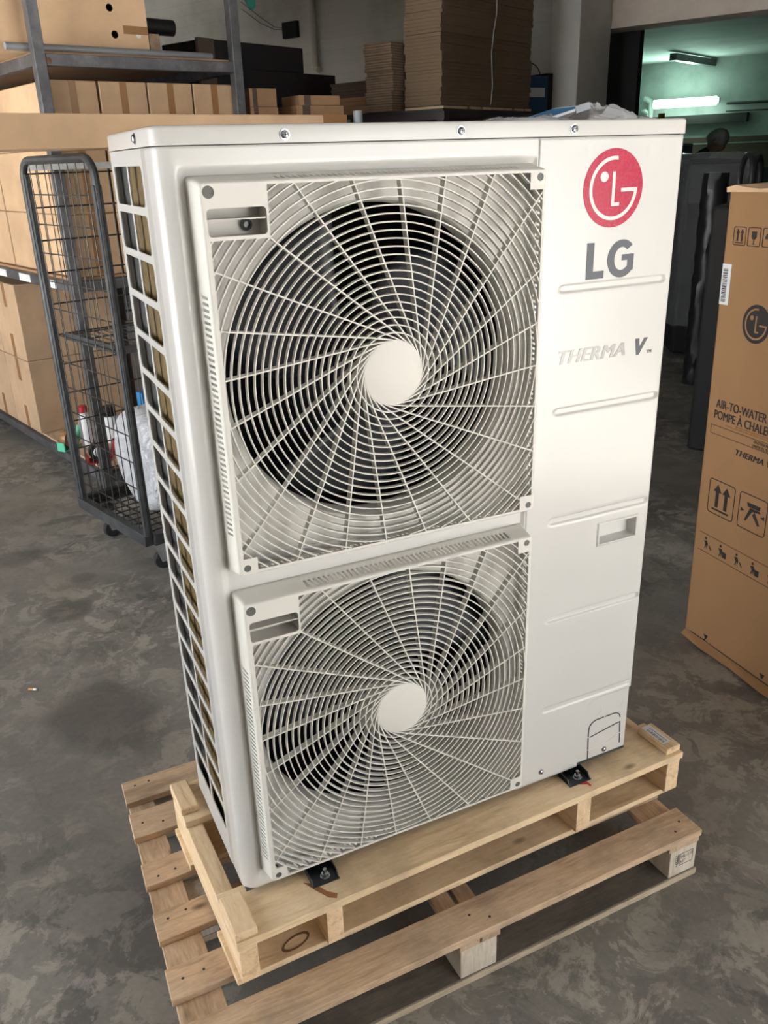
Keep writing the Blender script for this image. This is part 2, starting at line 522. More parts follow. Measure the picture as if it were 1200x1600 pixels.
# ------------------------------------------------------------------ room shell
def brot(o): o.rotation_euler = (0, 0, BANG); o.location = (BO.x, BO.y, 0); return o
# building frame: local x = E2 (inwards), local y = E1 (left)
def bbox(name, x0, x1, y0, y1, z0, z1, m, bevel=0):
    o = MB().box(x0, x1, y0, y1, z0, z1).build(name, m, bevel=bevel)
    return brot(tag(o, kind='structure'))
PLX = 6.4      # back wall plane
HT = 4.2
fl = MB().add([tuple(bpos(a, b_, z)) for z in (-.12, 0) for a, b_ in ((-2.0, DOOR_B), (20, DOOR_B), (20, 9.3), (-2.0, 9.3))],
              [(0, 3, 2, 1), (4, 5, 6, 7), (0, 1, 5, 4), (1, 2, 6, 5), (2, 3, 7, 6), (3, 0, 4, 7)]).build('floor', m_floor)
tag(fl, kind='structure')
bbox('trim_yard', -14, 26, -24, DOOR_B - .001, -.15, -.03, m_yard)
bbox('trim_yard', -14, -2.001, DOOR_B, 12, -.15, -.03, m_yard)
# back wall left of the pillar, opening to the second room on its right
bbox('wall_back', 6.40, 6.70, 3.30, 9.3, 0, HT, m_wall)
bbox('trim_pillar', 6.08, 6.57, 3.15, 3.37, 0, HT, m_pillar, .008)
bbox('trim_beam', 6.573, 6.84, DOOR_B, 3.29, 2.42, HT, m_beam)
bbox('wall_left', -2.0, PLX + .3, 9.0, 9.3, 0, HT, m_hall)
bbox('ceiling', -2.0, PLX + .3, DOOR_B - .3, 9.3, HT, HT + .15, m_roof)
# wall behind the camera with a wide opening to its left
bbox('wall_front', -2.0, -1.7, DOOR_B, 1.85, 0, HT, m_hall)
bbox('wall_front', -2.0, -1.7, 6.8, 9.3, 0, HT, m_hall)
bbox('wall_front', -2.0, -1.7, 1.85, 6.8, 3.1, HT, m_hall)
bbox('wall_front', -2.0, -1.7, 1.85, 6.8, 0, .1, m_hall)
# wall with the big door, and an added unseen wall shading the back right
bbox('wall_right', -2.0, -.15, DOOR_B - .3, DOOR_B, 0, HT, m_hall)
bbox('wall_right', 2.95, 20, DOOR_B - .3, DOOR_B, 0, HT, m_hall)
bbox('wall_right', -.15, 2.95, DOOR_B - .3, DOOR_B, 3.6, HT, m_hall)
bbox('wall_added_shade', 3.32, 3.52, DOOR_B, .80, 0, HT, m_hall)
# second room
FX = 14.68
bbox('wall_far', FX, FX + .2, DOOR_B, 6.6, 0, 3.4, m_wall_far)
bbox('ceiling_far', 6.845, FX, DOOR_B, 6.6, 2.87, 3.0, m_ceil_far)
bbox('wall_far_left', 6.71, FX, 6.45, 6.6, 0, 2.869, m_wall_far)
# black edge of a sliding door just behind the pillar
bbox('door_1', 6.86, 6.93, 3.05, 3.75, 0, 2.60, m_steelblack)

# ------------------------------------------------------------------ heat pump
UZ = .272
W, H, D = .950, 1.373, .350
unit = empty('heat_pump', (0, 0, UZ), 0, 'tall white outdoor heat pump with two fans, standing on the wooden skid', 'heat pump')

def uniq(vals, tol=.0004):
    vals = sorted(vals); out = [vals[0]]
    for q in vals[1:]:
        if q - out[-1] > tol: out.append(q)
    return out
def lin(a, b, step):
    n = max(1, int(math.ceil((b - a) / step))); return [a + (b - a) * i / n for i in range(n + 1)]

G = [(.047, .622, .700, 1.300), (.047, .622, .043, .646)]     # grille rectangles x0 x1 z0 z1
ZT = 1.3465
# --- front panel with rounded left corner, recess round the grilles
RC = .024
prof = [(0.0, .088), (0.0, .06), (0.0, .04)]
for i in range(11):
    a = R(180 + 90 * i / 10); prof.append((RC + RC * math.cos(a), RC + RC * math.sin(a)))
xs = uniq(lin(RC, .046, .0025) + lin(.046, .055, .003) + lin(.055, .615, .02) + lin(.615, .6332, .0026) + [.055, .615])
prof += [(x, 0.0) for x in xs[1:]]  # front face
zs = uniq(lin(0, .07, .004) + lin(.07, .62, .02) + lin(.62, .72, .006) + lin(.72, 1.28, .02) + lin(1.28, ZT, .004) + [.051, .639, .708, 1.293])
mb = MB(); nx = len(prof)
def rec(x, z):
    return .0075 * sstep(.026, .038, x) * sstep(.022, .036, z) * (1 - sstep(1.306, 1.322, z)) * (1 - sstep(.6275, .6322, x))
for z in zs:
    for (x, y) in prof:
        e = 0
        if z < .006: e = (.006 - z) * .5
        mb.v.append((x + (e if x < RC else 0), y + rec(x, z) + (e if y < .01 else 0), z))
for i in range(len(zs) - 1):
    zc = (zs[i] + zs[i + 1]) / 2
    for j in range(nx - 1):
        xc = (prof[j][0] + prof[j + 1][0]) / 2
        if .055 < xc < .615 and (.051 < zc < .639 or .708 < zc < 1.293): continue
        mb.f.append((i * nx + j, i * nx + j + 1, (i + 1) * nx + j + 1, (i + 1) * nx + j)); mb.m.append(0)
front = mb.build('front_panel', m_paint, unit, smooth=True, solid=.0015, angle=60)

# orifice plates and bell mouths
HX = .3345
HUBZ = (1.000, .3475)
RO = .262
for k, (gx0, gx1, gz0, gz1) in enumerate(G):
    z0, z1 = ((.708, 1.293), (.051, .639))[k]
    hz = HUBZ[k]
    pl = shape2d('orifice_plate', [[(.053, z0 - .002), (.617, z0 - .002), (.617, z1 + .002), (.053, z1 + .002)], circ(HX, hz, RO + .012, 96)], .002, m_orifice, None, off=(0, .0095, 0))
    bm_ = MB()
    pr_ = [(RO + .0125, .0085), (RO + .006, .0098), (RO + .002, .014), (RO, .020), (RO - .002, .035), (RO - .002, .055)]
    bm_.lathe(pr_, 96, 'y', (HX, 0, hz), caps=False)
    bo = bm_.build('bell_mouth', m_orifice, None, smooth=True)
    o = join_into(pl, [bo]); o.name = 'fan_orifice'; o.parent = unit
    # fan
    f = empty('fan', (HX, 0, hz), parent=unit)
    hb = MB().lathe([(.001, .040), (.045, .041), (.062, .05), (.066, .07), (.066, .125)], 32, 'y').build('fan_hub', m_blade, f, smooth=True)
    for q in range(3):
        bl = MB(); nr, na = 10, 10; a_off = 40 + 25 * k + q * 120
        for i in range(nr + 1):
            r_ = .06 + (.250 - .06) * i / nr
            span = 62 + 14 * math.sin(math.pi * i / nr); sweep = 26 * (i / nr) ** 1.3
            for j in range(na + 1):
                t = j / na; a = R(a_off - sweep + span * (t - .5))
                y = .052 + .062 * t + .006 * math.sin(math.pi * t)
                bl.v.append((r_ * math.cos(a), y, r_ * math.sin(a)))
        for i in range(nr):
            for j in range(na):
                b0 = i * (na + 1) + j; bl.f.append((b0, b0 + na + 1, b0 + na + 2, b0 + 1)); bl.m.append(0)
        bl.build('fan_blade', m_blade, f, smooth=True, solid=.003)

# --- right service panel
def groove(x, z):
    d = 0
    for (zc, x0, x1) in ((1.097, .692, .932), (.869, .693, .9405), (.643, .693, .9405), (.417, .697, .9405), (.190, .70, .945)):
        dx = max(x0 + .005 - x, 0, x - x1 + .005)
        dd = math.hypot(dx, z - zc)
        amp = .0046 if zc != .190 else .002
        d += amp * (1 - sstep(.0045, .0085, dd))
    return d
def cover(x, z):
    # signed distance to the notch (inside positive)
    x0, z1, r_ = .8063, .172, .05
    if x < x0 + r_ and z > z1 - r_:
        return r_ - math.hypot(x - (x0 + r_), z - (z1 - r_))
    return min(x - x0, z1 - z)
def pocket(x, z, x0=.820, x1=.9135, z0=.5685, z1=.6095):
    return min(x - x0, x1 - x, z - z0, z1 - z)
def sy(x, z):
    y = groove(x, z) * (0 if cover(x, z) > 0 else 1)
    y += .0045 * sstep(-.0035, .0, cover(x, z))
    p = pocket(x, z)
    y -= .003 * sstep(-.007, -.0045, p)
    if p > -.0004: y += .020 * sstep(0, .004, p) + .003
    # two little dimples beside the logo
    for dx, dz in ((.735, 1.326), (.872, 1.322)):
        y += .0012 * math.exp(-((x - dx) ** 2 + (z - dz) ** 2) / (2 * .003 ** 2))
    return y
xs = uniq(lin(.6340, .9425, .0045) + [.8063 + q * .001 for q in range(-5, 3)] + [.9135 + q * .001 for q in range(-5, 9)] + [.820 + q * .001 for q in range(-8, 6)] + lin(.8063, .86, .0025))
pr2 = [(x, 0) for x in xs]
for i in range(1, 7):
    a = R(270 + 90 * i / 6); pr2.append((.9425 + .007 * math.cos(a), .007 + .007 * math.sin(a)))
pr2 += [(.9495, .03), (.9495, .1)]
zz = lin(0, ZT, .006) + lin(.12, .178, .0022)
for zc in (1.097, .869, .643, .417, .190): zz += [zc + q * .0015 for q in range(-6, 7)]
zz += [.5685 + q * .001 for q in range(-8, 6)] + [.6095 + q * .001 for q in range(-5, 9)]
zz = uniq(zz, .0006)
mb = MB(); nx = len(pr2)
for z in zz:
    for (x, y) in pr2:
        xo = -.0035 * sstep(.168, .172, z) * (1 - sstep(.172, .176, z)) if x > .94 else 0
        mb.v.append((x + (0 if x < .94 else xo), y + (sy(x, z) if x < .9425 else 0 + (.0045 * sstep(-.0035, 0, cover(x, z)) if y < .01 else 0)), z))
for i in range(len(zz) - 1):
    for j in range(nx - 1):
        mb.f.append((i * nx + j, i * nx + j + 1, (i + 1) * nx + j + 1, (i + 1) * nx + j)); mb.m.append(0)
service = mb.build('service_panel', m_paint, unit, smooth=True, solid=.0015, angle=50)

# knock-out lines on the pipe cover
YC = .0041
kn = MB()
def seg(pts, w=.0024):
    for a, b_ in zip(pts[:-1], pts[1:]):
        kn.bar((a[0], YC, a[1]), (b_[0], YC, b_[1]), w, .0012, up=(0, 1, 0))
seg([(.8375, .005), (.8365, .030)]); seg([(.8363, .033), (.8348, .066)])
seg([(.8347, .070)] + [(.858 - .0233 * math.cos(R(a)), .0925 - .004 + .022 * math.sin(R(a))) for a in range(0, 91, 12)] + [(.877, .111)])
seg([(.881, .111)] + [(.907 + .019 * math.sin(R(a)), .092 + .019 * math.cos(R(a))) for a in range(0, 85, 12)])
seg([(.9262, .082), (.9290, .050)]); seg([(.9293, .046), (.9305, .020)])
seg([(.8385, .0665), (.9235, .081)], .0022)
for cx, cz in ((.853, .137), (.915, .137)):
    pts = [(cx + .0135 * math.cos(R(a)), cz + .0135 * math.sin(R(a))) for a in range(-60, 61, 12)]
tag(kn.build('knockout_slots', m_line, unit), 'thin black cut lines of the pipe opening')
for cx, cz, a0, a1 in ((.853, .137, -150, 70), (.915, .137, -70, 80)):
    MB().tube([(cx + .0145 * math.cos(R(a)), .0047, cz + .0145 * math.sin(R(a))) for a in range(a0, a1 + 1, 12)], .0005, 5).build('knockout_ring', m_recess, unit)
MB().tube([(.838, .0045, .033), (.848, .0045, .030), (.90, .0045, .038), (.917, .0045, .046), (.921, .0045, .052)], .0006, 5).build('knockout_crease', m_recess, unit)

# --- side panel with its grid of rounded cells (faces -X)
M_LEFT = Matrix(((0, 0, -1, 0), (-1, 0, 0, 0), (0, 1, 0, 0), (0, 0, 0, 1)))  # shape x -> -Y, shape y -> Z, faces -X
loops = [[(-D, 0), (-.0885, 0), (-.0885, ZT), (-D, ZT)]]
for q in range(18):
    zt = 1.323 - q * .0703; zb = zt - .0578
    loops.append(rrect(-.2085, -.1035, zb, zt, (.006, .012, .008, .003), 4))
    loops.append(rrect(-.332, -.2185, zb, zt, (.008, .006, .003, .004), 4))
side = shape2d('side_grid_panel', loops, .0022, m_paint, unit, M=M_LEFT, off=(.002, 0, 0), bevel=.0006)
co = MB().box(.0125, .016, .09, .282, .03, 1.34).build('coil', m_coil, unit)
dk = MB(); dk.box(.0135, .018, .282, .347, .03, 1.34)
dk.box(.02, .9, .335, .345, .01, 1.34); dk.box(.93, .94, .11, .34, .01, 1.34); dk.box(.02, .93, .11, .33, 1.335, 1.34); dk.box(.02, .93, .11, .33, .012, .016)
dk.box(.018, .022, .1, .335, .01, 1.34); dk.box(.640, .644, .02, .335, .01, 1.34)
dk.build('inner_casing', m_black, unit)
cp = MB().box(.0131, .0165, .2825, .349, .03, 1.34).build('coil_end_plate', m_dkmetal, unit)
wl = MB(); wl.tube([(.009, .13, .045), (.009, .122, .03), (.009, .135, .018), (.009, .152, .022), (.009, .150, .036), (.009, .139, .044)], .0015, 6)
bk = MB(); bk.box(.0, .95, .346, .350, 0, ZT); bk.box(.945, .9495, .1005, .346, 0, ZT)
bk.build('back_panel', m_paint, unit)
bs = MB().box(.004, .946, .004, .346, -.001, .006).build('base_tray', m_dkmetal, unit)

# --- top cover
def rr3(x0, x1, y0, y1, rs, z, n=6): return [(p[0], p[1], z) for p in rrect(x0, x1, y0, y1, rs, n)]
tcv = MB(); e = .0018
tcv.loft([rr3(-e, W + e, -e, D + e, (.025, .008, .01, .01), 1.3478),
          rr3(-e, W + e, -e, D + e, (.025, .008, .01, .01), 1.3685),
          rr3(-e + .0015, W + e - .0015, -e + .0015, D + e - .0015, (.0245, .007, .009, .009), 1.3718),
          rr3(-e + .0045, W + e - .0045, -e + .0045, D + e - .0045, (.022, .005, .007, .007), H)])
tcv.build('top_cover', m_paint, unit, smooth=True, angle=50)
MB().box(.012, .947, .010, .347, 1.342, 1.3478).build('cover_gap', m_black, unit)

def screw(parent, loc, direction='y', r=.0058, name='screw'):
    s_ = empty(name, loc, parent=parent)
    if direction == 'x': s_.rotation_euler = (0, 0, R(-90))
    MB().lathe([(r * 1.35, 0), (r * 1.35, -.0012), (r, -.0014), (r * .98, -.0034), (r * .6, -.0048), (0.0001, -.0049)], 20, 'y').build('screw_head', m_screw, s_, smooth=True)
    c_ = MB(); c_.box(-r * .55, r * .55, -.0052, -.0044, -.0007, .0007); c_.box(-.0007, .0007, -.0052, -.0044, -r * .55, r * .55)
    c_.build('cross_slot', m_screw_dk, s_)
    return s_
for x in (.189, .482, .7016): screw(unit, (x, -.0018, 1.3588))
screw(unit, (-.0018, .108, 1.360), 'x')
screw(unit, (.701, .0, .024), r=.005)
screw(unit, (.8845, .0045, .017), r=.005)

# --- fan grilles
def in_dom(x, z, k):
    gx0, gx1, gz0, gz1 = G[k]
    if not (gx0 + .008 < x < gx1 - .006 and gz0 + .007 < z < gz1 - .005): return False
    if x < gx0 + .0955 and z > gz1 - .0765: return False
    if x > gx1 - .031 and z > gz1 - .031: return False
    if x > gx1 - .031 and z < gz0 + .031: return False
    if x < gx0 + .031 and z < gz0 + .029: return False
    return True

def sweep_band(mb, P, w, y0, y1, widths=None):
    # P: list of (x,z); rectangular bar standing from y0 (front) to y1 (back)
    n = len(P); b = len(mb.v)
    for i, (x, z) in enumerate(P):
        if i == 0: tx, tz = P[1][0] - x, P[1][1] - z
        elif i == n - 1: tx, tz = x - P[-2][0], z - P[-2][1]
        else: tx, tz = P[i + 1][0] - P[i - 1][0], P[i + 1][1] - P[i - 1][1]
        l = math.hypot(tx, tz); nx_, nz_ = -tz / l, tx / l
        h = w / 2
        for s_, yy, kk in ((-1, y0, .6), (1, y0, .6), (1, y0 + .0006, 1), (1, y1, .75), (-1, y1, .75), (-1, y0 + .0006, 1)):
            mb.v.append((x + nx_ * h * s_ * kk, yy, z + nz_ * h * s_ * kk))
    for i in range(n - 1):
        for j in range(6):
            j2 = (j + 1) % 6
            mb.f.append((b + i * 6 + j, b + i * 6 + j2, b + (i + 1) * 6 + j2, b + (i + 1) * 6 + j)); mb.m.append(0)

for k, (gx0, gx1, gz0, gz1) in enumerate(G):
    hz = HUBZ[k]
    gr = empty('fan_grille', (0, 0, 0), parent=unit)
    mb = MB()
    nring = 31
    for i in range(1, nring):
        r_ = .053 + i * .01205
        runs = []; cur = None; step = .5
        A = [a * step for a in range(int(360 / step) + 1)]
        flags = [in_dom(HX + r_ * math.cos(R(a)), hz + r_ * math.sin(R(a)), k) for a in A]
        if all(flags): runs = [(0, 360)]
        else:
            def refine(a, b_):   # a inside, b outside
                for _ in range(9):
                    m_ = (a + b_) / 2
                    if in_dom(HX + r_ * math.cos(R(m_)), hz + r_ * math.sin(R(m_)), k): a = m_
                    else: b_ = m_
                return b_
            start = None; st0 = flags.index(False)
            seq = A[st0:-1] + [a + 360 for a in A[:st0 + 1]]
            for a, a_prev in zip(seq[1:], seq[:-1]):
                ins = in_dom(HX + r_ * math.cos(R(a)), hz + r_ * math.sin(R(a)), k)
                pin = in_dom(HX + r_ * math.cos(R(a_prev)), hz + r_ * math.sin(R(a_prev)), k)
                if ins and not pin: start = refine(a, a_prev)
                if pin and not ins and start is not None: runs.append((start, refine(a_prev, a))); start = None
        for a0, a1 in runs:
            n = max(2, int((a1 - a0) / 4.0) + 1)
            sweep_band(mb, [(HX + r_ * math.cos(R(a0 + (a1 - a0) * t / n)), hz + r_ * math.sin(R(a0 + (a1 - a0) * t / n))) for t in range(n + 1)], .0023, -.0400, -.0315)
    for q in range(24):
        th = 15 * q + 3
        px, pz = .052 * math.cos(R(th)), .052 * math.sin(R(th))
        P = []; t = -.004
        while t < .5:
            # slightly curved spoke leaving the hub at a tangent
            a = R(th + 90 - 6 * math.exp(-t / .06) + 3)
            x = HX + px + t * math.cos(a); z = hz + pz + t * math.sin(a)
            if t > .02 and not in_dom(x, z, k):
                P.append((x, z)); break
            P.append((x, z)); t += .008 if t < .06 else (.003 if t > .2 else .02)
        # thin the list
        P = [p for i, p in enumerate(P) if i < 8 or i == len(P) - 1 or i % 5 == 0]
        sweep_band(mb, P, .0026, -.0397, -.0250)
    mb.build('grille_rings', m_abs, gr)
    # hub disc
    MB().lathe([(.0001, -.0408), (.050, -.0408), (.0525, -.0400), (.0532, -.0385), (.0532, -.026)], 64, 'y', (HX, 0, hz)).build('hub_disc', m_abs, gr, smooth=True, angle=40)
    # frame wall with rows of slots
    L0 = []
    step = .0045
    kinds = []
    def side_pts(a, b_, nm):
        n = int(math.hypot(b_[0] - a[0], b_[1] - a[1]) / step)
        for i in range(n):
            t = i / n; L0.append((a[0] + (b_[0] - a[0]) * t, a[1] + (b_[1] - a[1]) * t)); kinds.append((nm, t, i))
    rc = .006
    x0, x1, z0, z1 = gx0, gx1, gz0, gz1
    def corner(cx, cz, a0):
        for i in range(4): L0.append((cx + rc * math.cos(R(a0 + 30 * i)), cz + rc * math.sin(R(a0 + 30 * i)))); kinds.append(('c', 0, i))
    corner(x0 + rc, z0 + rc, 180); side_pts((x0 + rc, z0), (x1 - rc, z0), 'bottom')
    corner(x1 - rc, z0 + rc, 270); side_pts((x1, z0 + rc), (x1, z1 - rc), 'right')
    corner(x1 - rc, z1 - rc, 0); side_pts((x1 - rc, z1), (x0 + rc, z1), 'top')
    corner(x0 + rc, z1 - rc, 90); side_pts((x0, z1 - rc), (x0, z0 + rc), 'left')
    cxm, czm = (x0 + x1) / 2, (z0 + z1) / 2
    def off(y, d):
        out = []
        for (x, z) in L0:
            fx = max(-1, min(1, (x - cxm) / ((x1 - x0) / 2))); fz = max(-1, min(1, (z - czm) / ((z1 - z0) / 2)))
            fx = fx if abs(fx) > .985 else fx * 1.0; fz = fz
            hx_, hz_ = (x1 - x0) / 2, (z1 - z0) / 2
            out.append((cxm + (x - cxm) * (hx_ + d) / hx_, y, czm + (z - czm) * (hz_ + d) / hz_))
        return out
    flare = .0065
    loops_ = [off(.008, flare + .002), off(.002, flare), off(-.008, .0045), off(-.030, .0016), off(-.0375, .0004), off(-.0396, -.0010), off(-.0402, -.0026), off(-.0395, -.0034), off(-.0300, -.0040)]
    def skip(i, j):
        nm, t, q = kinds[j]
        if i != 2 or q % 2 == 0: return False
        if nm == 'left': return .24 < t < .90 if k == 0 else .22 < t < .93
        if nm == 'top': return .06 < t < .80
        if nm in ('right', 'bottom'): return .06 < t < .94
        return False
    fr = MB().loft(loops_, caps=(False, False), skip=skip)
    fr.build('grille_frame', m_abs, gr, smooth=True, solid=.0016, angle=50)
    # front rim with corner tabs, handle plate and screw holes in one moulding
    px0, px1 = x0 + .0062, x0 + .0945
    pocket_l = rrect(px0 + .0002, px1 - .0012, z1 - .0722, z1 - .0345, (.006, .006, .006, .006))
    xa, xb, za, zb = x0 + .0084, x1 - .0066, z0 + .0064, z1 - .0056
    win = [(xa, z0 + .0295), (x0 + .0305, z0 + .0295), (x0 + .0315, z0 + .0285), (x0 + .0315, za), (x1 - .0315, za), (x1 - .0315, z0 + .0305), (x1 - .0305, z0 + .0315), (xb, z0 + .0315),
           (xb, z1 - .0315), (x1 - .0315, z1 - .0315), (x1 - .0315, zb), (x0 + .0965, zb), (x0 + .0965, z1 - .0765), (x0 + .0955, z1 - .0775), (xa, z1 - .0775)]
    wells = [(x1 - .0125, z1 - .0125, .0062), (x1 - .0125, z0 + .0125, .0062), (x0 + .0135, z0 + .0125, .0062), (x0 + .0117, z1 - .0128, .0085)]
    shape2d('front_rim', [rrect(x0 + .0022, x1 - .0022, z0 + .0022, z1 - .0022, .005), win, pocket_l] + [circ(a_, b_, r_, 28) for a_, b_, r_ in wells], .003, m_abs, gr, off=(0, -.0388, 0))
    for a_, b_, r_ in wells:
        MB().lathe([(r_ + .0001, -.0392), (r_, -.018), (r_ * .5, -.0178), (.0001, -.0178)], 28, 'y', (a_, 0, b_)).build('screw_well', m_welld, gr, smooth=True, angle=30)
    hp = MB()
    a0_, a1_, c0_, c1_ = px0, px1 - .001, z1 - .0725, z1 - .0342
    Y0, Y1 = -.0385, -.004
    hp.add([(a0_, Y0, c0_), (a1_, Y0, c0_), (a1_, Y0, c1_), (a0_, Y0, c1_), (a0_, Y1, c0_), (a1_, Y1, c0_), (a1_, Y1, c1_), (a0_, Y1, c1_)],
           [(0, 1, 5, 4), (1, 2, 6, 5), (2, 3, 7, 6), (3, 0, 4, 7), (4, 5, 6, 7)])
    hp.box(a0_, a1_, -.037, -.006, c1_ - .0165, c1_ - .0145)
    hh = hp.build('handle_pocket', m_recess, gr)
    MB().lathe([(.0085, -.006), (.0085, -.010), (.0045, -.012), (.0045, -.008), (.0001, -.008)], 20, 'y', (a1_ - .022, 0, c0_ + .013)).build('pocket_screw', m_dkmetal, gr, smooth=True, angle=30)

# --- logo and lettering on the service panel
lg = empty('logo', (.7945, 0, 1.262), parent=unit)
def lg_loops(s):
    arc = [(.10 * s, .81 * s)] + circ(0, 0, .81 * s, 60, 92, 360)[0:] 
    bar_top, bar_bot = .0, -.095
    outer = circ(0, 0, .81 * s, 60, 83, 360)
    inner = circ(0, 0, .715 * s, 60, 352, 82)     # going back
    g_ = outer + [(.26 * s, 0), (.26 * s, -.095 * s), (.708 * s, -.095 * s)] + inner
    # L shaped nose and round eye
    nose = [(-.05 * s, .42 * s), (.045 * s, .42 * s), (.045 * s, -.36 * s), (.22 * s, -.36 * s), (.22 * s, -.45 * s), (-.05 * s, -.45 * s)]
    eye = circ(-.33 * s, .30 * s, .13 * s, 24)
    return g_, nose, eye
def make_logo(parent, s, m_disc, m_mark, y=-.0004):
    d_ = shape2d('logo_disc', [circ(0, 0, s, 72)], .0006, m_disc, parent, off=(0, y, 0))
    g_, nose, eye = lg_loops(s)
    shape2d('logo_mark', [g_, nose, eye], .0005, m_mark, parent, off=(0, y - .0005, 0))
make_logo(lg, .0655, m_logo_red, m_logo_white)
lt = shape2d('brand_lettering', [[(.745, 1.109), (.785, 1.109), (.785, 1.1225), (.7605, 1.1225), (.7605, 1.1725), (.745, 1.1725)]], .0006, m_logo_grey, unit, off=(0, -.0004, 0))
gc = (.8245, 1.1408)
def ell(rx, rz, a0, a1, n=30): return [(gc[0] + rx * math.cos(R(a0 + (a1 - a0) * i / n)), gc[1] + rz * math.sin(R(a0 + (a1 - a0) * i / n))) for i in range(n + 1)]
Gl = ell(.0325, .0335, 44, 320) + [(.8525, 1.1195), (.8525, 1.1480), (.8250, 1.1480), (.8250, 1.1375), (.8385, 1.1375), (.8385, 1.1265)] + list(reversed(ell(.0170, .0205, 48, 308)))
lt2 = shape2d('brand_lettering', [Gl], .0006, m_logo_grey, unit, off=(0, -.0004, 0))
join_into(lt, [lt2]).parent = unit
t1 = bold_text('model_lettering', 'THERMA', .0365, m_logo_silver, unit, (.6875, -.0004, .9600), .0016, shear=.28, sx=1.08, spacing=1.08)
t2 = bold_text('model_lettering', 'V', .047, m_logo_grey, unit, (.868, -.0004, .9565), .0024, shear=.28, sx=.9)
text_mesh('trademark_lettering', 'TM', .009, m_logo_grey, unit, off=(.9035, -.0004, .9575))

# --- feet
for fx0, fx1 in ((.128, .185), (.757, .816)):
    ft = MB()
    ft.box(fx0, fx1, -.038, .385, -.0150, -.0125)
    for xx, s_ in ((fx0, 1), (fx1, -1)):
        ft.add([(xx, -.034, -.0125), (xx + s_ * .002, -.034, -.0125), (xx + s_ * .002, .385, -.0125), (xx, .385, -.0125),
                (xx, -.026, -.001), (xx + s_ * .002, -.026, -.001), (xx + s_ * .002, .385, -.001), (xx, .385, -.001)],
               [(0, 3, 2, 1), (4, 5, 6, 7), (0, 1, 5, 4), (1, 2, 6, 5), (2, 3, 7, 6), (3, 0, 4, 7)])
    foot = ft.build('mounting_foot', m_bracket, unit)
    cx_ = (fx0 + fx1) / 2 + .004
    bt_ = MB().lathe([(.0105, -.0125), (.0105, -.0108), (.0098, -.0105), (.0075, -.0105), (.0075, -.005), (.006, -.0045), (.0042, -.0045), (.0042, .006), (.003, .007), (.0001, .007)], 12, 'z', (cx_, -.020, 0))
    bt_.build('anchor_bolt', m_screw, foot, smooth=True, angle=30)

# ------------------------------------------------------------------ new pine skid under the unit
SK = empty('shipping_skid', (-.047, -.097, .1323), R(1.65), 'new pale pine skid directly under the heat pump, smaller and cleaner', 'pallet')
mps = (.0, 1.122)
for y0, y1, x0 in ((0.002, .134, 0), (.362, .492, .002)):
    MB().box(x0, 1.120, y0, y1, .107, .1248).build('top_board', w_new_x, SK, bevel=.0015)
for y0, y1 in ((.020, .150), (.350, .48)):
    MB().box(-.004, 1.116, y0, y1, 0, .0145).build('bottom_board', w_new_x, SK, bevel=.0015)
for x0, x1 in ((.004, .040), (.183, .218), (.806, .846), (1.079, 1.118)):
    MB().box(x0, x1, .008, .488, .0148, .1067).build('stringer', w_new_y, SK, bevel=.0015)
for x0, x1, y0, y1 in ((.000, .044, .006, .106), (.000, .040, .384, .482), (1.074, 1.117, .010, .108), (1.076, 1.116, .386, .484)):
    c_ = MB(); c_.box(x0, x1, y0, y1, .1251, .1432)
    cc = c_.build('cleat', w_new_y, SK, bevel=.003)
    if x0 == 1.074:
        st_ = MB().box(1.080, 1.106, .030, .104, .1434, .1437).build('sticker', m_white_label, cc)
        q = MB()
        for i in range(14): q.box(1.096, 1.0985, .036 + i * .0042, .0385 + i * .0042, .1438, .1439)
        q.build('sticker_print', m_dkmetal, st_)
        q = MB()
        for i in range(16): q.box(1.0835, 1.0915, .036 + i * .0035, .036 + i * .0035 + random.choice((.0010, .0016, .0022)), .1438, .1439)
        q.build('barcode', m_dkmetal, st_)
# red paint mark, resin streak
shape2d('paint_mark', [[(.826, .036), (.850, .040), (.853, .020), (.848, .016), (.846, .026)]], .0004, mat('red_paint', (.55, .03, .04), .5), SK, M=M_FLAT, off=(0, 0, .1251))
shape2d('resin_streak', [[(.165, .078), (.185, .062), (.198, .035), (.214, .020), (.208, .010), (.194, .020), (.180, .046)]], .0005, mat('resin', (.30, .13, .05), .25), SK, M=M_FLAT, off=(0, 0, .1251))
kn_ = MB(); 
shape2d('board_knot', [[(.128 + .03 * math.cos(R(a)) + .012 * math.sin(R(a)), .048 + .017 * math.sin(R(a))) for a in range(0, 360, 20)], [(.128 + .024 * math.cos(R(a)) + .010 * math.sin(R(a)), .048 + .012 * math.sin(R(a))) for a in range(0, 360, 20)]], .0004, mat('knot_brown', (.20, .11, .06), .7), SK, M=M_FLAT, off=(0, 0, .0148))

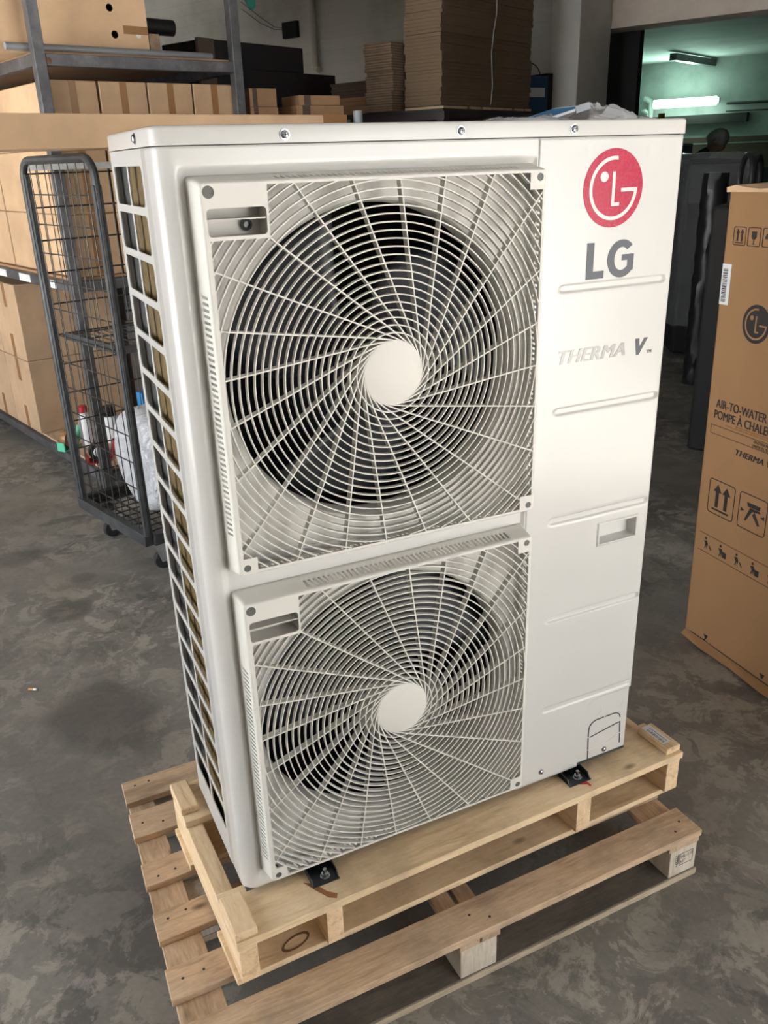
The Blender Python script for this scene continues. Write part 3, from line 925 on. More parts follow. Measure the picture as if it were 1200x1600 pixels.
# ------------------------------------------------------------------ worn pallet below
PL = empty('euro_pallet', (-.177, -.192, 0), R(.55), 'worn grey-brown pallet lying on the floor, the lower and larger of two', 'pallet')
PWX = 1.212
def lend(y): return .036 * y / .82 + .001
for y0, y1 in ((0, .084), (.142, .217), (.288, .364), (.444, .516), (.603, .693), (.735, .818)):
    a, b_ = lend(y0), lend(y1); j = random.uniform(-.003, .003)
    mb = MB().add([(a + j, y0, .1142), (PWX, y0, .1142), (PWX, y1, .1142), (b_ + j, y1, .1142), (a + j, y0, .132), (PWX, y0, .132), (PWX, y1, .132), (b_ + j, y1, .132)],
                  [(0, 3, 2, 1), (4, 5, 6, 7), (0, 1, 5, 4), (1, 2, 6, 5), (2, 3, 7, 6), (3, 0, 4, 7)])
    bo_ = mb.build('deck_board', w_old_x, PL, bevel=.002)
    for xx in (.03, .07, .60, .64, 1.15, 1.185):
        MB().lathe([(.0030, .1321), (.0030, .1326), (.0001, .1327)], 8, 'z', (a + xx + random.uniform(-.006, .006), (y0 + y1) / 2 + random.uniform(-.02, .02), 0)).build('nail', m_screw_dk, bo_)
for x0, x1 in ((.004, .100), (.555, .605), (.608, .655), (1.115, 1.208)):
    mb = MB().add([(x0 + (lend(0)), .002, .0972), (x1, .002, .0972), (x1, .816, .0972), (x0 + lend(.82), .816, .0972), (x0 + lend(0), .002, .1140), (x1, .002, .1140), (x1, .816, .1140), (x0 + lend(.82), .816, .1140)],
                  [(0, 3, 2, 1), (4, 5, 6, 7), (0, 1, 5, 4), (1, 2, 6, 5), (2, 3, 7, 6), (3, 0, 4, 7)])
    mb.build('cross_board', w_old_y, PL, bevel=.002)
for y0, y1 in ((0.004, .10), (.36, .46), (.716, .814)):
    for x0, x1 in ((.066, .150), (.560, .648), (1.125, 1.206)):
        bl_ = MB().box(x0, x1, y0, y1, .0182, .0970).build('block', w_block, PL, bevel=.002)
        if y0 < .01 and x0 > 1:
            q = MB(); fx = .0012
            X0, X1, Z0, Z1 = 1.155, 1.195, .046, .080
            q.bar((X0, y0 - .0006, Z0), (X1, y0 - .0006, Z0), .0007, .0006, up=(0, 1, 0)); q.bar((X0, y0 - .0006, Z1), (X1, y0 - .0006, Z1), .0007, .0006, up=(0, 1, 0))
            q.bar((X0, y0 - .0006, Z0), (X0, y0 - .0006, Z1), .0007, .0006, up=(0, 1, 0)); q.bar((X1, y0 - .0006, Z0), (X1, y0 - .0006, Z1), .0007, .0006, up=(0, 1, 0))
            # ear of wheat
            q.bar((1.146, y0 - .0006, .044), (1.148, y0 - .0006, .082), .001, .0006, up=(0, 1, 0))
            for i in range(5):
                for s_ in (-1, 1):
                    q.bar((1.147, y0 - .0006, .052 + i * .0055), (1.147 + s_ * .006, y0 - .0006, .058 + i * .0055), .0016, .0006, up=(0, 1, 0))
            m_stamp = mat('stamp_ink', (.16, .15, .14), .8); sp_ = q.build('stamp_frame', m_stamp, bl_)
            text_mesh('stamp_lettering', 'NL-110', .0125, m_stamp, bl_, off=(1.157, y0 - .0006, .066), thick=.0004)
            text_mesh('stamp_lettering', 'HT', .0125, m_stamp, bl_, off=(1.157, y0 - .0006, .051), thick=.0004)
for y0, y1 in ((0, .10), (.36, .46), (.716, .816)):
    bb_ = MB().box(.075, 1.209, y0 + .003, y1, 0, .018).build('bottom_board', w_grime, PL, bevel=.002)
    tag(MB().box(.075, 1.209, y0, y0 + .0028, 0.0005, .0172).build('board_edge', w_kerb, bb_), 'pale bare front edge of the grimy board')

# ------------------------------------------------------------------ film bags lying on the unit
def crumple(x0, x1, y0, y1, hmax, seed, z0=0, nx=46, ny=24, sharp=1.0):
    from mathutils import noise as mn
    mb = MB()
    for j in range(ny + 1):
        for i in range(nx + 1):
            u, v_ = i / nx, j / ny
            env = (math.sin(math.pi * u) ** .55) * (math.sin(math.pi * v_) ** .6)
            n1 = mn.noise(Vector((u * 4 + seed, v_ * 3, seed))); n2 = abs(mn.noise(Vector((u * 11, v_ * 9 + seed, 2.2)))); n3 = mn.noise(Vector((u * 23, v_ * 17, seed)))
            ex = .012 * mn.noise(Vector((seed, v_ * 7, 0))) ; ey = .012 * mn.noise(Vector((u * 7, seed, 3)))
            h = hmax * env * max(.12, .55 + .75 * n1 - .5 * n2 * sharp + .18 * n3) + .0012
            mb.v.append((x0 + (x1 - x0) * u + ex, y0 + (y1 - y0) * v_ + ey, z0 + max(h, .0006)))
    for j in range(ny):
        for i in range(nx):
            b_ = j * (nx + 1) + i; mb.f.append((b_, b_ + 1, b_ + nx + 2, b_ + nx + 1)); mb.m.append(0)
    return mb
ZTOP = UZ + H
o = crumple(.58, .84, .10, .27, .018, 1.7, ZTOP + .0005).build('plastic_bag', m_bagfilm, smooth=True, solid=.0006)
tag(o, 'flat clear plastic bag lying on the heat pump top, left of the other bag', 'plastic bag')
o = crumple(.825, .935, .06, .27, .040, 5.2, ZTOP + .0008).build('plastic_sheet', m_bagfilm, smooth=True, solid=.0006)
tag(o, 'crumpled clear plastic sheet on the heat pump top near its right corner', 'plastic sheet')
bk_ = empty('manual', (.80, .175, ZTOP + .021), 0, 'folded white and blue paper manual tilted on the heat pump top', 'booklet')
mb = MB().box(-.055, .030, -.05, .05, -.002, .002); M_ = Matrix.Rotation(R(-14), 4, 'Y'); mb.xf(M_); mb.build('pages', m_white_label, bk_)
mb = MB().box(-.050, .018, -.045, .045, .0021, .0025); mb.xf(M_); mb.build('cover_print', m_bluep, bk_)
mb = MB().box(.0, .032, -.052, -.048, -.006, .006); mb.xf(M_); mb.build('spine', m_greyp, bk_)

# ------------------------------------------------------------------ printed carton on the right
def box_obj(name, sx, sy, sz, mat_, parent=None, loc=(0, 0, 0), bevel=.004):
    return MB().box(loc[0], loc[0] + sx, loc[1], loc[1] + sy, loc[2], loc[2] + sz).build(name, mat_, parent, bevel=bevel)
CT = empty('printed_carton', (1.812, .662, 0), R(-97), 'tall brown printed carton standing at the right edge, arrows and lettering on its face', 'carton')
CT.rotation_euler = (0, R(-1.25), R(-97))
CL, CDp, CH = 1.02, .46, 1.475
body = MB()
# sleeve with a slightly ragged lower edge
ragg = [(0, .012), (.02, .004), (.03, .012), (.06, .008), (.085, .013), (.10, .028), (.125, .018), (.15, .010), (.22, .012), (.285, .010), (.305, .022), (.32, .012), (.40, .006), (.6, .01), (CL, .01)]
n_ = len(ragg)
vs_ = [(x, 0, z) for x, z in ragg] + [(x, 0, CH) for x, z in ragg]
body.add(vs_, [(i, i + 1, n_ + i + 1, n_ + i) for i in range(n_ - 1)])
body.add([(0, 0, .012), (0, CDp, .01), (CL, CDp, .01), (CL, 0, .01), (0, 0, CH), (0, CDp, CH), (CL, CDp, CH), (CL, 0, CH)], [(0, 4, 5, 1), (1, 5, 6, 2), (2, 6, 7, 3), (4, 7, 6, 5)])
body.build('carton_sleeve', cb_lg, CT, solid=.004)
MB().box(.006, CL - .006, .006, CDp - .006, .024, .032).build('carton_bottom', cb_brown, CT)
fl_ = MB()
pts0 = [(.0, .018), (.12, .022), (.25, .015), (.4, .02), (.7, .02), (CL, .02)]
for k_, (x, z) in enumerate(pts0):
    fl_.v.append((x, -.001, z)); fl_.v.append((x + .004, -.020 - .012 * (k_ % 2), max(.003, z - .014)))
fl_.f = [(2 * i, 2 * i + 1, 2 * i + 3, 2 * i + 2) for i in range(len(pts0) - 1)]; fl_.m = [0] * len(fl_.f)
fl_.build('bottom_flap', cb_lg, CT, solid=.003)
tp = MB()
xs_ = [-.006, .03, .08, .13, .2, .3, .45, .7, CL]
for i, x in enumerate(xs_):
    zz_ = CH + (.010, .016, .009, .006, .008, .005, .006, .005, .005)[i]
    tp.v += [(x, -.006, CH - .001), (x, -.008, zz_), (x, .20, zz_ + .004), (x, .22, CH + .001)]
for i in range(len(xs_) - 1):
    for j in range(3):
        tp.f.append((4 * i + j, 4 * i + j + 1, 4 * i + j + 5, 4 * i + j + 4)); tp.m.append(0)
tp.build('top_flap', cb_warm, CT, solid=.003)
def lean(h): return .0218 * h
Yp = -.0008
def frame_loops(x0, x1, z0, z1, r_, w): return [rrect(x0, x1, z0, z1, r_), rrect(x0 + w, x1 - w, z0 + w, z1 - w, r_ - w)]
def arrows(x0, z0, w, h):
    out = []
    for cx in (x0 + w * .34, x0 + w * .68):
        out.append([(cx - .06 * w, z0 + h * .22), (cx + .06 * w, z0 + h * .22), (cx + .06 * w, z0 + h * .66), (cx + .15 * w, z0 + h * .66), (cx, z0 + h * .88), (cx - .15 * w, z0 + h * .66), (cx - .06 * w, z0 + h * .66)])
    out.append([(x0 + w * .18, z0 + h * .12), (x0 + w * .82, z0 + h * .12), (x0 + w * .82, z0 + h * .17), (x0 + w * .18, z0 + h * .17)])
    return out
x = .003 + lean(1.35)
shape2d('handling_symbol', frame_loops(x, x + .052, 1.326, 1.379, .006, .0022) + arrows(x, 1.326, .052, .053), .0006, m_ink, CT, off=(0, Yp, 0))
x += .060
gl_ = [(x + .016, 1.368), (x + .016, 1.352), (x + .020, 1.347), (x + .0245, 1.345), (x + .0245, 1.334), (x + .018, 1.332), (x + .034, 1.332), (x + .0275, 1.334), (x + .0275, 1.345), (x + .032, 1.347), (x + .036, 1.352), (x + .036, 1.368)]
shape2d('handling_symbol', frame_loops(x, x + .052, 1.326, 1.379, .006, .0022) + [gl_], .0006, m_ink, CT, off=(0, Yp, 0))
x += .060
umb = arc_band(x + .026, 1.349, 0.001, .016, 0, 180, 14)
shape2d('handling_symbol', frame_loops(x, x + .052, 1.326, 1.379, .006, .0022) + [umb, [(x + .025, 1.336), (x + .027, 1.336), (x + .027, 1.349), (x + .025, 1.349)]], .0006, m_ink, CT, off=(0, Yp, 0))
for i in range(3):
    x += .060
    shape2d('handling_symbol', frame_loops(x, x + .052, 1.326, 1.379, .006, .0022) + [circ(x + .026, 1.352, .012, 16)], .0006, m_ink, CT, off=(0, Yp, 0))
# barcode sticker wrapped on the corner
st_ = MB().box(.0, .011 + lean(1.2) + .002, -.0012, -.0004, 1.151, 1.271).build('barcode_sticker', m_white_label, CT)
q = MB(); z = 1.160
while z < 1.255:
    h_ = random.choice((.0012, .002, .003)); q.box(.006, .026, -.0018, -.0013, z, z + h_); z += h_ + random.choice((.001, .0016, .0024))
q.build('barcode', m_ink, st_)
lg2 = empty('printed_logo', (.143 + lean(1.11), Yp, 1.111), parent=CT)
make_logo(lg2, .056, m_ink, cb_lg, y=0)
bold_text('printed_lettering', 'AIR-TO-WATER', .0385, m_ink, CT, (.018 + lean(.84), Yp, .8345), .0007, sx=.82)
bold_text('printed_lettering', 'POMPE \u00c0 CHALEUR', .0385, m_ink, CT, (.013 + lean(.8), Yp, .7985), .0007, sx=.82)
q = MB(); rnd = random.Random(3)
for zl, xs0 in ((.7905, .115), (.7835, .07)):
    xx = xs0 + lean(.79)
    while xx < .55:
        w_ = rnd.uniform(.003, .012); q.box(xx, xx + w_, Yp - .0004, Yp, zl, zl + .0036); xx += w_ + rnd.uniform(.0012, .004)
q.build('small_print', m_tape, CT)
x0 = .006 + lean(.76)
shape2d('printed_box', frame_loops(x0, x0 + .62, .747, .776, .003, .0014), .0005, m_ink, CT, off=(0, Yp, 0))
text_mesh('printed_lettering', 'OUTDOOR UNIT', .012, m_ink, CT, off=(.20 + lean(.76), Yp, .7635))
text_mesh('printed_lettering', 'UNITE EXTERIEURE', .012, m_ink, CT, off=(.195 + lean(.76), Yp, .7505))
bold_text('printed_lettering', 'THERMA V', .026, m_ink, CT, (.126 + lean(.71), Yp, .7065), .0011, shear=.28, sx=1.2, spacing=1.05)
x = .033 + lean(.54)
shape2d('handling_symbol', frame_loops(x, x + .122, .484, .602, .012, .0028) + arrows(x, .484, .122, .118), .0006, m_ink, CT, off=(0, Yp, 0))
x += .142
sq = [[(x + .030, .515), (x + .050, .560), (x + .090, .560), (x + .095, .555), (x + .060, .550), (x + .036, .512)], [(x + .034, .575), (x + .092, .575), (x + .090, .562), (x + .040, .562)],
      [(x + .062, .540), (x + .070, .552), (x + .096, .516), (x + .088, .512)], [(x + .010, .538), (x + .026, .544), (x + .010, .551)], [(x + .112, .538), (x + .096, .544), (x + .112, .551)]]
shape2d('handling_symbol', frame_loops(x, x + .122, .484, .602, .012, .0028) + sq, .0006, m_ink, CT, off=(0, Yp, 0))
x += .142
shape2d('handling_symbol', frame_loops(x, x + .122, .484, .602, .012, .0028) + [circ(x + .06, .545, .03, 20)], .0006, m_ink, CT, off=(0, Yp, 0))
pl_ = MB()
for z in (.338, .402): pl_.box(.014 + lean(.37), .9, Yp - .0004, Yp, z, z + .0016)
pl_.box(.03, .98, Yp - .0004, Yp, .020, .0235)
pl_.build('printed_lines', m_ink, CT)
for i, xx in enumerate((.036, .108, .183, .256, .33, .40)):
    xx += lean(.36); ic = []
    ic.append(circ(xx + .013, .388, .0045, 10)); ic.append([(xx + .008, .352), (xx + .012, .366), (xx + .004, .378), (xx + .018, .381), (xx + .024, .37), (xx + .020, .352), (xx + .0165, .366), (xx + .012, .352)])
    if i % 2: ic.append([(xx + .024, .352), (xx + .042, .352), (xx + .042, .372), (xx + .024, .372)])
    else: ic.append([(xx + .028, .366), (xx + .040, .352), (xx + .042, .356), (xx + .031, .370)])
    shape2d('handling_pictogram', ic, .0005, m_ink, CT, off=(0, Yp, 0))
for xx in (.096, .366): shape2d('corner_mark', [[(xx, .046), (xx + .022, .046), (xx + .011, .026)]], .0005, m_ink, CT, off=(0, Yp, 0))

# ------------------------------------------------------------------ steel rack on the left
RK = Vector((.203, 3.138, 0)); RA = math.atan2(.241, .9705)
def rk(x, y, z=0):
    c_, s_ = math.cos(RA), math.sin(RA); return (RK.x + c_ * x - s_ * y, RK.y + s_ * x + c_ * y, z)
rack = empty('storage_rack', rk(0, 0), RA, 'grey raw steel storage rack full of cartons behind the wire trolley', 'storage rack')
def ext(name, a, b_, w, h, m=m_rack, parent=rack): return MB().bar(a, b_, w, h).build(name, m, parent, bevel=.003)
RD, RLn = 1.03, 2.9
for x, y in ((.025, .025), (1.02, .025), (.025, RLn - .025), (1.02, RLn - .025)):
    po = MB().box(x - .025, x + .025, y - .025, y + .025, 0, 3.05).build('upright', m_rack, rack, bevel=.003)
for z in (.09, 1.066, 2.04):
    for y in (.025, RLn - .025): ext('end_rail', (.05, y, z), (.995, y, z), .045, .05)
    for x in (.025, 1.02): ext('side_rail', (x, .05, z), (x, RLn - .05, z), .045, .05)
    MB().box(.03, 1.015, .05, RLn - .05, z + .0255, z + .037).build('shelf_board', w_old_y if z < 1 else cb_brown, rack)
for y0 in (.22, .60, .99):
    MB().box(-.0005, .002, y0, y0 + .17 * (1 if y0 > .5 else .55), 1.045, 1.083).build('shelf_label', m_white_label, rack)
WL = MB().lathe([(.001, 0), (.012, .001), (.014, .006), (.006, .012), (.001, .013)], 12, 'y', (.062, -.0, 2.035)).build('weld_spot', mat('rust', (.12, .05, .03), .8), rack)

def carton(loc, sx, sy, sz, m, label, group=None, tape='x', rz=RA, name='carton', tapes_on=None, seamw=.035):
    e_ = empty(name, loc, rz, label, 'carton', group)
    box_obj('carton_body', sx, sy, sz, m, e_, bevel=.005)
    if tape == 'v':       # vertical strip on the front face and over the top
        tx_ = sx * .5
        MB().box(tx_ - seamw / 2, tx_ + seamw / 2, -.0008, -.0001, sz * .02, sz - .001).build('tape_strip', m_tape, e_)
    if tape == 's':       # strip on the left face near the edges
        MB().box(-.0008, -.0001, sy * .42, sy * .42 + .05, 0.002, sz * .32).build('tape_strip', m_tape, e_)
        MB().box(-.0008, -.0001, sy * .42, sy * .42 + .05, sz * .68, sz - .002).build('tape_strip', m_tape, e_)
    return e_
# mid shelf: four columns of slim cartons, three high
colnames = ('at the left upright', 'second from the left upright', 'third from the left upright', 'at the right upright')
rows = ('lowest of three', 'second of three', 'topmost of three')
for i in range(4):
    for j in range(3):
        w_ = .236 if i else .232
        carton(rk(.052 + i * .243, .055, 1.104 + j * .2875 + .001), w_, .90, .286, cb_mid, 'slim taped carton, %s, in the column %s' % (rows[j], colnames[i]), 'slim taped cartons on the middle shelf', 'v')
for j in range(3):
    carton(rk(.052, .975, 1.104 + j * .2875 + .001), .44, .9, .286, cb_mid, 'plain carton deeper in the rack at the left frame edge, %s' % ('bottom', 'middle', 'top')[j], 'cartons at the left frame edge', 's')
# low shelf: stacks of square cartons
names = {(0, 0): 'lower carton of the front stack on the rack low shelf', (0, 1): 'upper carton of the front stack on the rack low shelf',
         (1, 0): 'lower carton of the second stack at the left frame edge', (1, 1): 'upper carton of the second stack at the left frame edge'}
for i in range(2):
    for j in range(2):
        carton(rk(.012, .955 + i * .43, .128 + j * .437 + .0005), .58, .42, .434, cb_tan, names[(i, j)], 'square cartons on the low shelf', 's')
st2 = carton(rk(.70, 1.10, .1285), .28, .36, .56, cb_grey, 'pale grey carton on the low shelf under the perforated basket', None, 'n')
# perforated basket
bk0 = empty('perforated_basket', rk(.72, 1.12, .690), RA, 'light grey perforated plastic basket above the wire shelf', 'basket')
loops = [[(0, 0), (.24, 0), (.24, .20), (0, .20)]]
for r_ in range(4):
    for c_ in range(9):
        loops.append(rrect(.012 + c_ * .025 + (.006 if r_ % 2 else 0), .024 + c_ * .025 + (.006 if r_ % 2 else 0), .085 + r_ * .027, .103 + r_ * .027, .004, 2))
for nm, Mx, of in (('front_wall', M_FRONT, (0, 0, 0)), ('back_wall', M_FRONT, (0, .3, 0))):
    shape2d(nm, loops, .004, m_greyp, bk0, M=Mx, off=of)
mb = MB(); mb.box(-.002, .002, 0, .3, 0, .2); mb.box(.238, .242, 0, .3, 0, .2); mb.box(0, .24, 0, .3, 0, .004); mb.box(-.006, .246, -.006, 0.0, .196, .204); mb.build('basket_shell', m_greyp, bk0)
mb = MB().box(.0, .24, -.004, -.002, .055, .068).build('dark_band', m_blackp, bk0)

# top shelf: huge carton with round holes, steel tubes
bc = empty('large_carton', rk(-.30, .16, 2.079), RA, 'huge orange-brown carton with round holes lying on the top rack shelf', 'carton')
L_ = [[(0, 0), (.925, 0), (.925, 1.35), (0, 1.35)], circ(.745, .205, .017, 20), circ(.755, .095, .017, 20)]  # unseen upper part made taller to shade the back wall
shape2d('front_face', L_, .006, cb_warm, bc)
mb = MB(); mb.box(0, .925, .0035, .62, .0, .006); mb.box(0, .925, .0035, .62, 1.344, 1.35); mb.box(0, .006, .0035, .62, .006, 1.344); mb.box(.919, .925, .0035, .62, .006, 1.344); mb.box(0.006, .919, .614, .62, .006, 1.344)
mb.build('carton_body', cb_warm, bc)
MB().box(.80, .9255, -.0040, -.0031, .10, .135).build('tape_strip', m_tape, bc)
shape2d('round_label', [circ(.875, .098, .013, 20)], .0005, m_white_label, bc, off=(0, -.0034, 0))
tt = empty('black_tube', rk(.60, .86, 2.082), RA, 'black plastic tube end poking out behind the huge carton', 'tube')
mb = MB(); mb.tube([(.0, 0, .245), (.53, 0, .235)], .042, 20, caps=False); mb.tube([(.53, 0, .235), (.0, 0, .245)], .036, 20, caps=False); mb.build('tube_wall', m_blackp, tt, smooth=True)
mb = MB(); mb.box(.03, .09, -.04, .04, 0, .203); mb.box(.36, .42, -.04, .04, 0, .196); mb.build('wood_support', w_old_y, tt)
o = MB().tube([(-.09, .0, 0), (.93, .02, .0)], .0165, 14).build('steel_tube', m_tubemetal, smooth=True); o.location = rk(0, .085, 2.0945); o.rotation_euler = (0, 0, RA)
tag(o, 'grey steel tube lying along the front of the top rack shelf', 'tube')

carton(rk(.10, 1.05, 2.079), .90, 1.7, 1.30, cb_warm, 'second huge carton deep on the top rack shelf, added to shade the back wall, mostly hidden', None, 'n')  # added load that keeps light off the back wall

# long carton lying on the wire trolley
CGA = math.atan2(.288, .958)
LC = Vector((.217, 2.03, 0))
lc = empty('long_carton', (LC.x - .9705 * .75, LC.y - .241 * .75, 1.658), RA, 'very long flat carton lying across the top of the wire trolley', 'carton')
box_obj('carton_body', 1.86, .42, .108, cb_warm, lc, loc=(0, -.005, 0), bevel=.004)
MB().box(1.74, 1.861, -.0064, -.0052, .03, .109).build('tape_strip', m_tape, lc)
shape2d('tape_end', [[(1.70, .045), (1.74, .05), (1.74, .03), (1.70, .032)]], .0006, m_tape, lc, off=(0, -.0062, 0))

# ------------------------------------------------------------------ wire roll trolley
CG = empty('wire_trolley', (LC.x, LC.y, 0), CGA, 'tall dark wire cage trolley on castors standing left behind the heat pump', 'roll cage')
CW, CL_ = .72, .635
def cb_(name, a, b_, w=.03, h=.03, m=m_cage, r=.003): return MB().bar(a, b_, w, h).build(name, m, CG, bevel=r)
ch = MB()
for a, b_ in (((0, 0, .178), (0, CL_, .178)), ((CW, 0, .178), (CW, CL_, .178))): ch.bar(a, b_, .035, .05)
for a, b_ in (((.0175, 0, .178), (CW - .0175, 0, .178)), ((.0175, CL_, .178), (CW - .0175, CL_, .178))): ch.bar(a, b_, .035, .05)
ch.build('base_frame', m_cage, CG, bevel=.002)
fl2 = MB()
for i in range(1, 13): fl2.bar((i * CW / 13, .01, .185), (i * CW / 13, CL_ - .01, .185), .005, .005)
for i in range(1, 11): fl2.bar((.01, i * CL_ / 11, .190), (CW - .01, i * CL_ / 11, .190), .005, .005)
fl2.build('base_mesh', m_wire, CG)
# side hoops (tubes with rounded tops) and wire grids
def hoop(x):
    pts = [(x, 0, .2), (x, 0, 1.56)] + [(x, .07 - .07 * math.cos(R(a)), 1.56 + .07 * math.sin(R(a))) for a in range(15, 91, 15)] + \
          [(x, CL_ - .07 + .07 * math.sin(R(a)), 1.56 + .07 * math.cos(R(a))) for a in range(0, 91, 15)] + [(x, CL_, .2)]
    MB().tube(pts, .0145, 10).build('side_hoop', m_cage, CG, smooth=True)
hoop(0); hoop(CW)
for x in (0, CW):
    gm = MB()
    for i in range(1, 9): gm.tube([(x, i * CL_ / 9, .205), (x, i * CL_ / 9, 1.62)], .0021, 5)
    for i in range(13): gm.tube([(x + .004, .005, .30 + i * .1113 - .02), (x + .004, CL_ - .005, .30 + i * .1113 - .02)], .0028, 5)
    gm.build('wire_grid', m_wire, CG)
gm = MB()
for i in range(1, 14): gm.tube([(i * CW / 14, CL_, .205), (i * CW / 14, CL_, 1.60)], .0021, 5)
for i in range(11): gm.tube([(.005, CL_ + .004, .30 + i * .128), (CW - .005, CL_ + .004, .30 + i * .128)], .0034, 5)
gm.build('wire_grid', m_wire, CG)
cb_('top_bar', (0.01, CL_, 1.605), (CW - .01, CL_, 1.605), .012, .026, m_zincplate, .001)
cb_('rear_upright', (.0, CL_ - .03, .2), (.0, CL_ - .03, 1.58), .020, .020)
cb_('front_flat', (.0, .0, .2), (.0, .0, 1.54), .020, .032)
ws = MB()
for i in range(19): ws.tube([(.01 + i * (CW - .02) / 18, .07, .955), (.01 + i * (CW - .02) / 18, .53, .955)], .0022, 5)
for y in (.07, .22, .38, .53): ws.tube([(.005, y, .951), (CW - .005, y, .951)], .0035, 6)
ws.bar((.012, .07, .952), (.012, .53, .952), .006, .03); ws.bar((.01, .07, .945), (CW - .01, .07, .945), .005, .03)
ws.build('wire_shelf', m_cage, CG)
for x, y in ((.07, .08), (.07, CL_ - .08), (CW - .07, .08), (CW - .07, CL_ - .08)):
    cs = empty('castor', (x, y, 0), random.uniform(-1, 1), parent=CG)
    MB().lathe([(.010, -.014), (.036, -.013), (.041, -.008), (.041, .008), (.036, .013), (.010, .014)], 24, 'y', (.018, 0, .0415)).build('wheel', m_rubber, cs, smooth=True)
    f_ = MB(); pass
    for s_ in (-1, 1):
        f_.add([(-.025, s_ * .019, .143), (.035, s_ * .019, .143), (.030, s_ * .019, .036), (.008, s_ * .019, .036), (-.025, s_ * .021, .143), (.035, s_ * .021, .143), (.030, s_ * .021, .036), (.008, s_ * .021, .036)],
               [(0, 1, 2, 3), (7, 6, 5, 4), (0, 4, 5, 1), (1, 5, 6, 2), (2, 6, 7, 3), (3, 7, 4, 0)])
    f_.box(-.045, .045, -.04, .04, .143, .1525)
    f_.build('fork', m_zincplate, cs)
# white film bundle standing in the trolley
wb = MB(); n = 48; prof_ = [(0.0, .0), (.12, -.004), (.20, .0), (.228, .012), (.238, .04), (.240, .12), (.236, .22), (.225, .27), (.19, .29), (.1, .30), (0.0, .30)]
from mathutils import noise as mn
for r_, hx in prof_:
    for j in range(n):
        a = 2 * math.pi * j / n
        rr = .95 * r_ * (1 + .035 * mn.noise(Vector((math.cos(a) * 2.2, math.sin(a) * 2.2, hx * 6))) + .018 * mn.noise(Vector((a * 4, 0, hx * 3)))) 
        dx = .012 * mn.noise(Vector((math.cos(a) * r_ * 9, math.sin(a) * r_ * 9, 4)))
        wb.v.append((hx + dx, rr * math.cos(a) * .98, rr * math.sin(a)))
for i in range(len(prof_) - 1):
    for j in range(n): wb.f.append((i * n + j, (i + 1) * n + j, (i + 1) * n + (j + 1) % n, i * n + (j + 1) % n)); wb.m.append(0)
o = wb.build('wrapped_bundle', m_film, smooth=True, angle=60)
c0 = Vector((LC.x, LC.y, 0)) + Vector((.958, .288, 0)) * .115 + Vector((-.288, .958, 0)) * .262
o.location = (c0.x, c0.y, .431); o.rotation_euler = (0, 0, CGA)
tag(o, 'round bundle wrapped in white film standing inside the wire trolley', 'bundle')

# ------------------------------------------------------------------ small things on the low shelf
SZ = .1278
def tape_gun(x, y, col, label, rz=0.0):
    e_ = empty('tape_dispenser', rk(x, y, SZ), RA + rz, label, 'tape dispenser')
    MB().lathe([(.026, -.022), (.046, -.022), (.048, -.018), (.048, .018), (.046, .022), (.026, .022)], 28, 'y', (0, 0, .060)).build('tape_roll', m_tape if col is m_green else m_blackp, e_, smooth=True)
    MB().lathe([(.001, -.026), (.024, -.026), (.026, -.022), (.026, .022), (.001, .024)], 24, 'y', (0, 0, .060)).build('roll_hub', m_white_label, e_, smooth=True)
    hd = MB(); hd.bar((-.045, .026, .010), (.055, .026, .010), .006, .02); hd.tube([(.055, .01, .012), (.085, .01, .05), (.10, .01, .11)], [.014, .016, .013], 10)
    hd.box(-.055, .06, -.028, .030, 0, .006); hd.box(-.062, -.054, -.028, .028, 0, .05)
    hd.build('dispenser_body', col, e_, smooth=False); return e_
tape_gun(.03, .545, m_green, 'mint green tape dispenser on the low rack shelf beside the cartons', .4)
tape_gun(.06, .20, m_red, 'red tape dispenser at the shelf corner behind the trolley', -.2)
e_ = empty('spray_can', rk(.13, .52, SZ), 0, 'white spray can standing between the tape dispensers', 'spray can')
MB().lathe([(.030, 0), (.033, .004), (.033, .17), (.026, .19), (.014, .198)], 24).build('can_body', m_white_label, e_, smooth=True)
MB().lathe([(.014, .198), (.024, .199), (.024, .232), (.018, .238), (.0001, .238)], 20).build('cap', m_red, e_, smooth=True)
e_ = empty('red_toolbox', rk(.22, .13, SZ), RA, 'open red plastic box on the low rack shelf, right of the red tape dispenser', 'box')
mb = MB()
for a in ((0, .22, 0, .005, 0, .12), (0, .22, .175, .18, 0, .12), (0, .005, .005, .175, 0, .12), (.215, .22, .005, .175, 0, .12), (.005, .215, .005, .175, 0, .005)): mb.box(*a)
mb.build('box_walls', m_red, e_); mb = MB(); mb.box(-.006, .226, -.006, -.001, .105, .125); mb.build('rim', m_red, e_)
mb = MB(); mb.box(.03, .08, .03, .15, .006, .15); mb.build('divider', m_yellow, e_)
e_ = empty('glue_jar', rk(.27, .50, SZ), 0, 'jar with white shoulder and black lid above the red box', 'jar')
MB().lathe([(.045, 0), (.048, .006), (.048, .13), (.04, .15), (.03, .155)], 24).build('jar_body', m_white_label, e_, smooth=True)
MB().lathe([(.036, .155), (.038, .158), (.038, .205), (.034, .21), (.0001, .21)], 24).build('lid', m_blackp, e_, smooth=True)
e_ = empty('product_box', rk(.42, .36, SZ), RA + .1, 'blue printed box with a red side, seen through the wire trolley', 'box')
box_obj('box_body', .16, .06, .28, m_bluep, e_, loc=(0, 0, .0), bevel=.002)
MB().box(.161, .20, -.002, .06, 0, .27).build('red_side', m_red, e_)
MB().box(.03, .12, -.0015, -.0004, .05, .14).build('picture_panel', m_tape, e_)
MB().box(.02, .13, -.0015, -.0004, .20, .235).build('picture_panel', m_white_label, e_)
tape_gun(.52, .22, m_blackp, 'black tape dispenser with white roll in front of the blue box', .3)

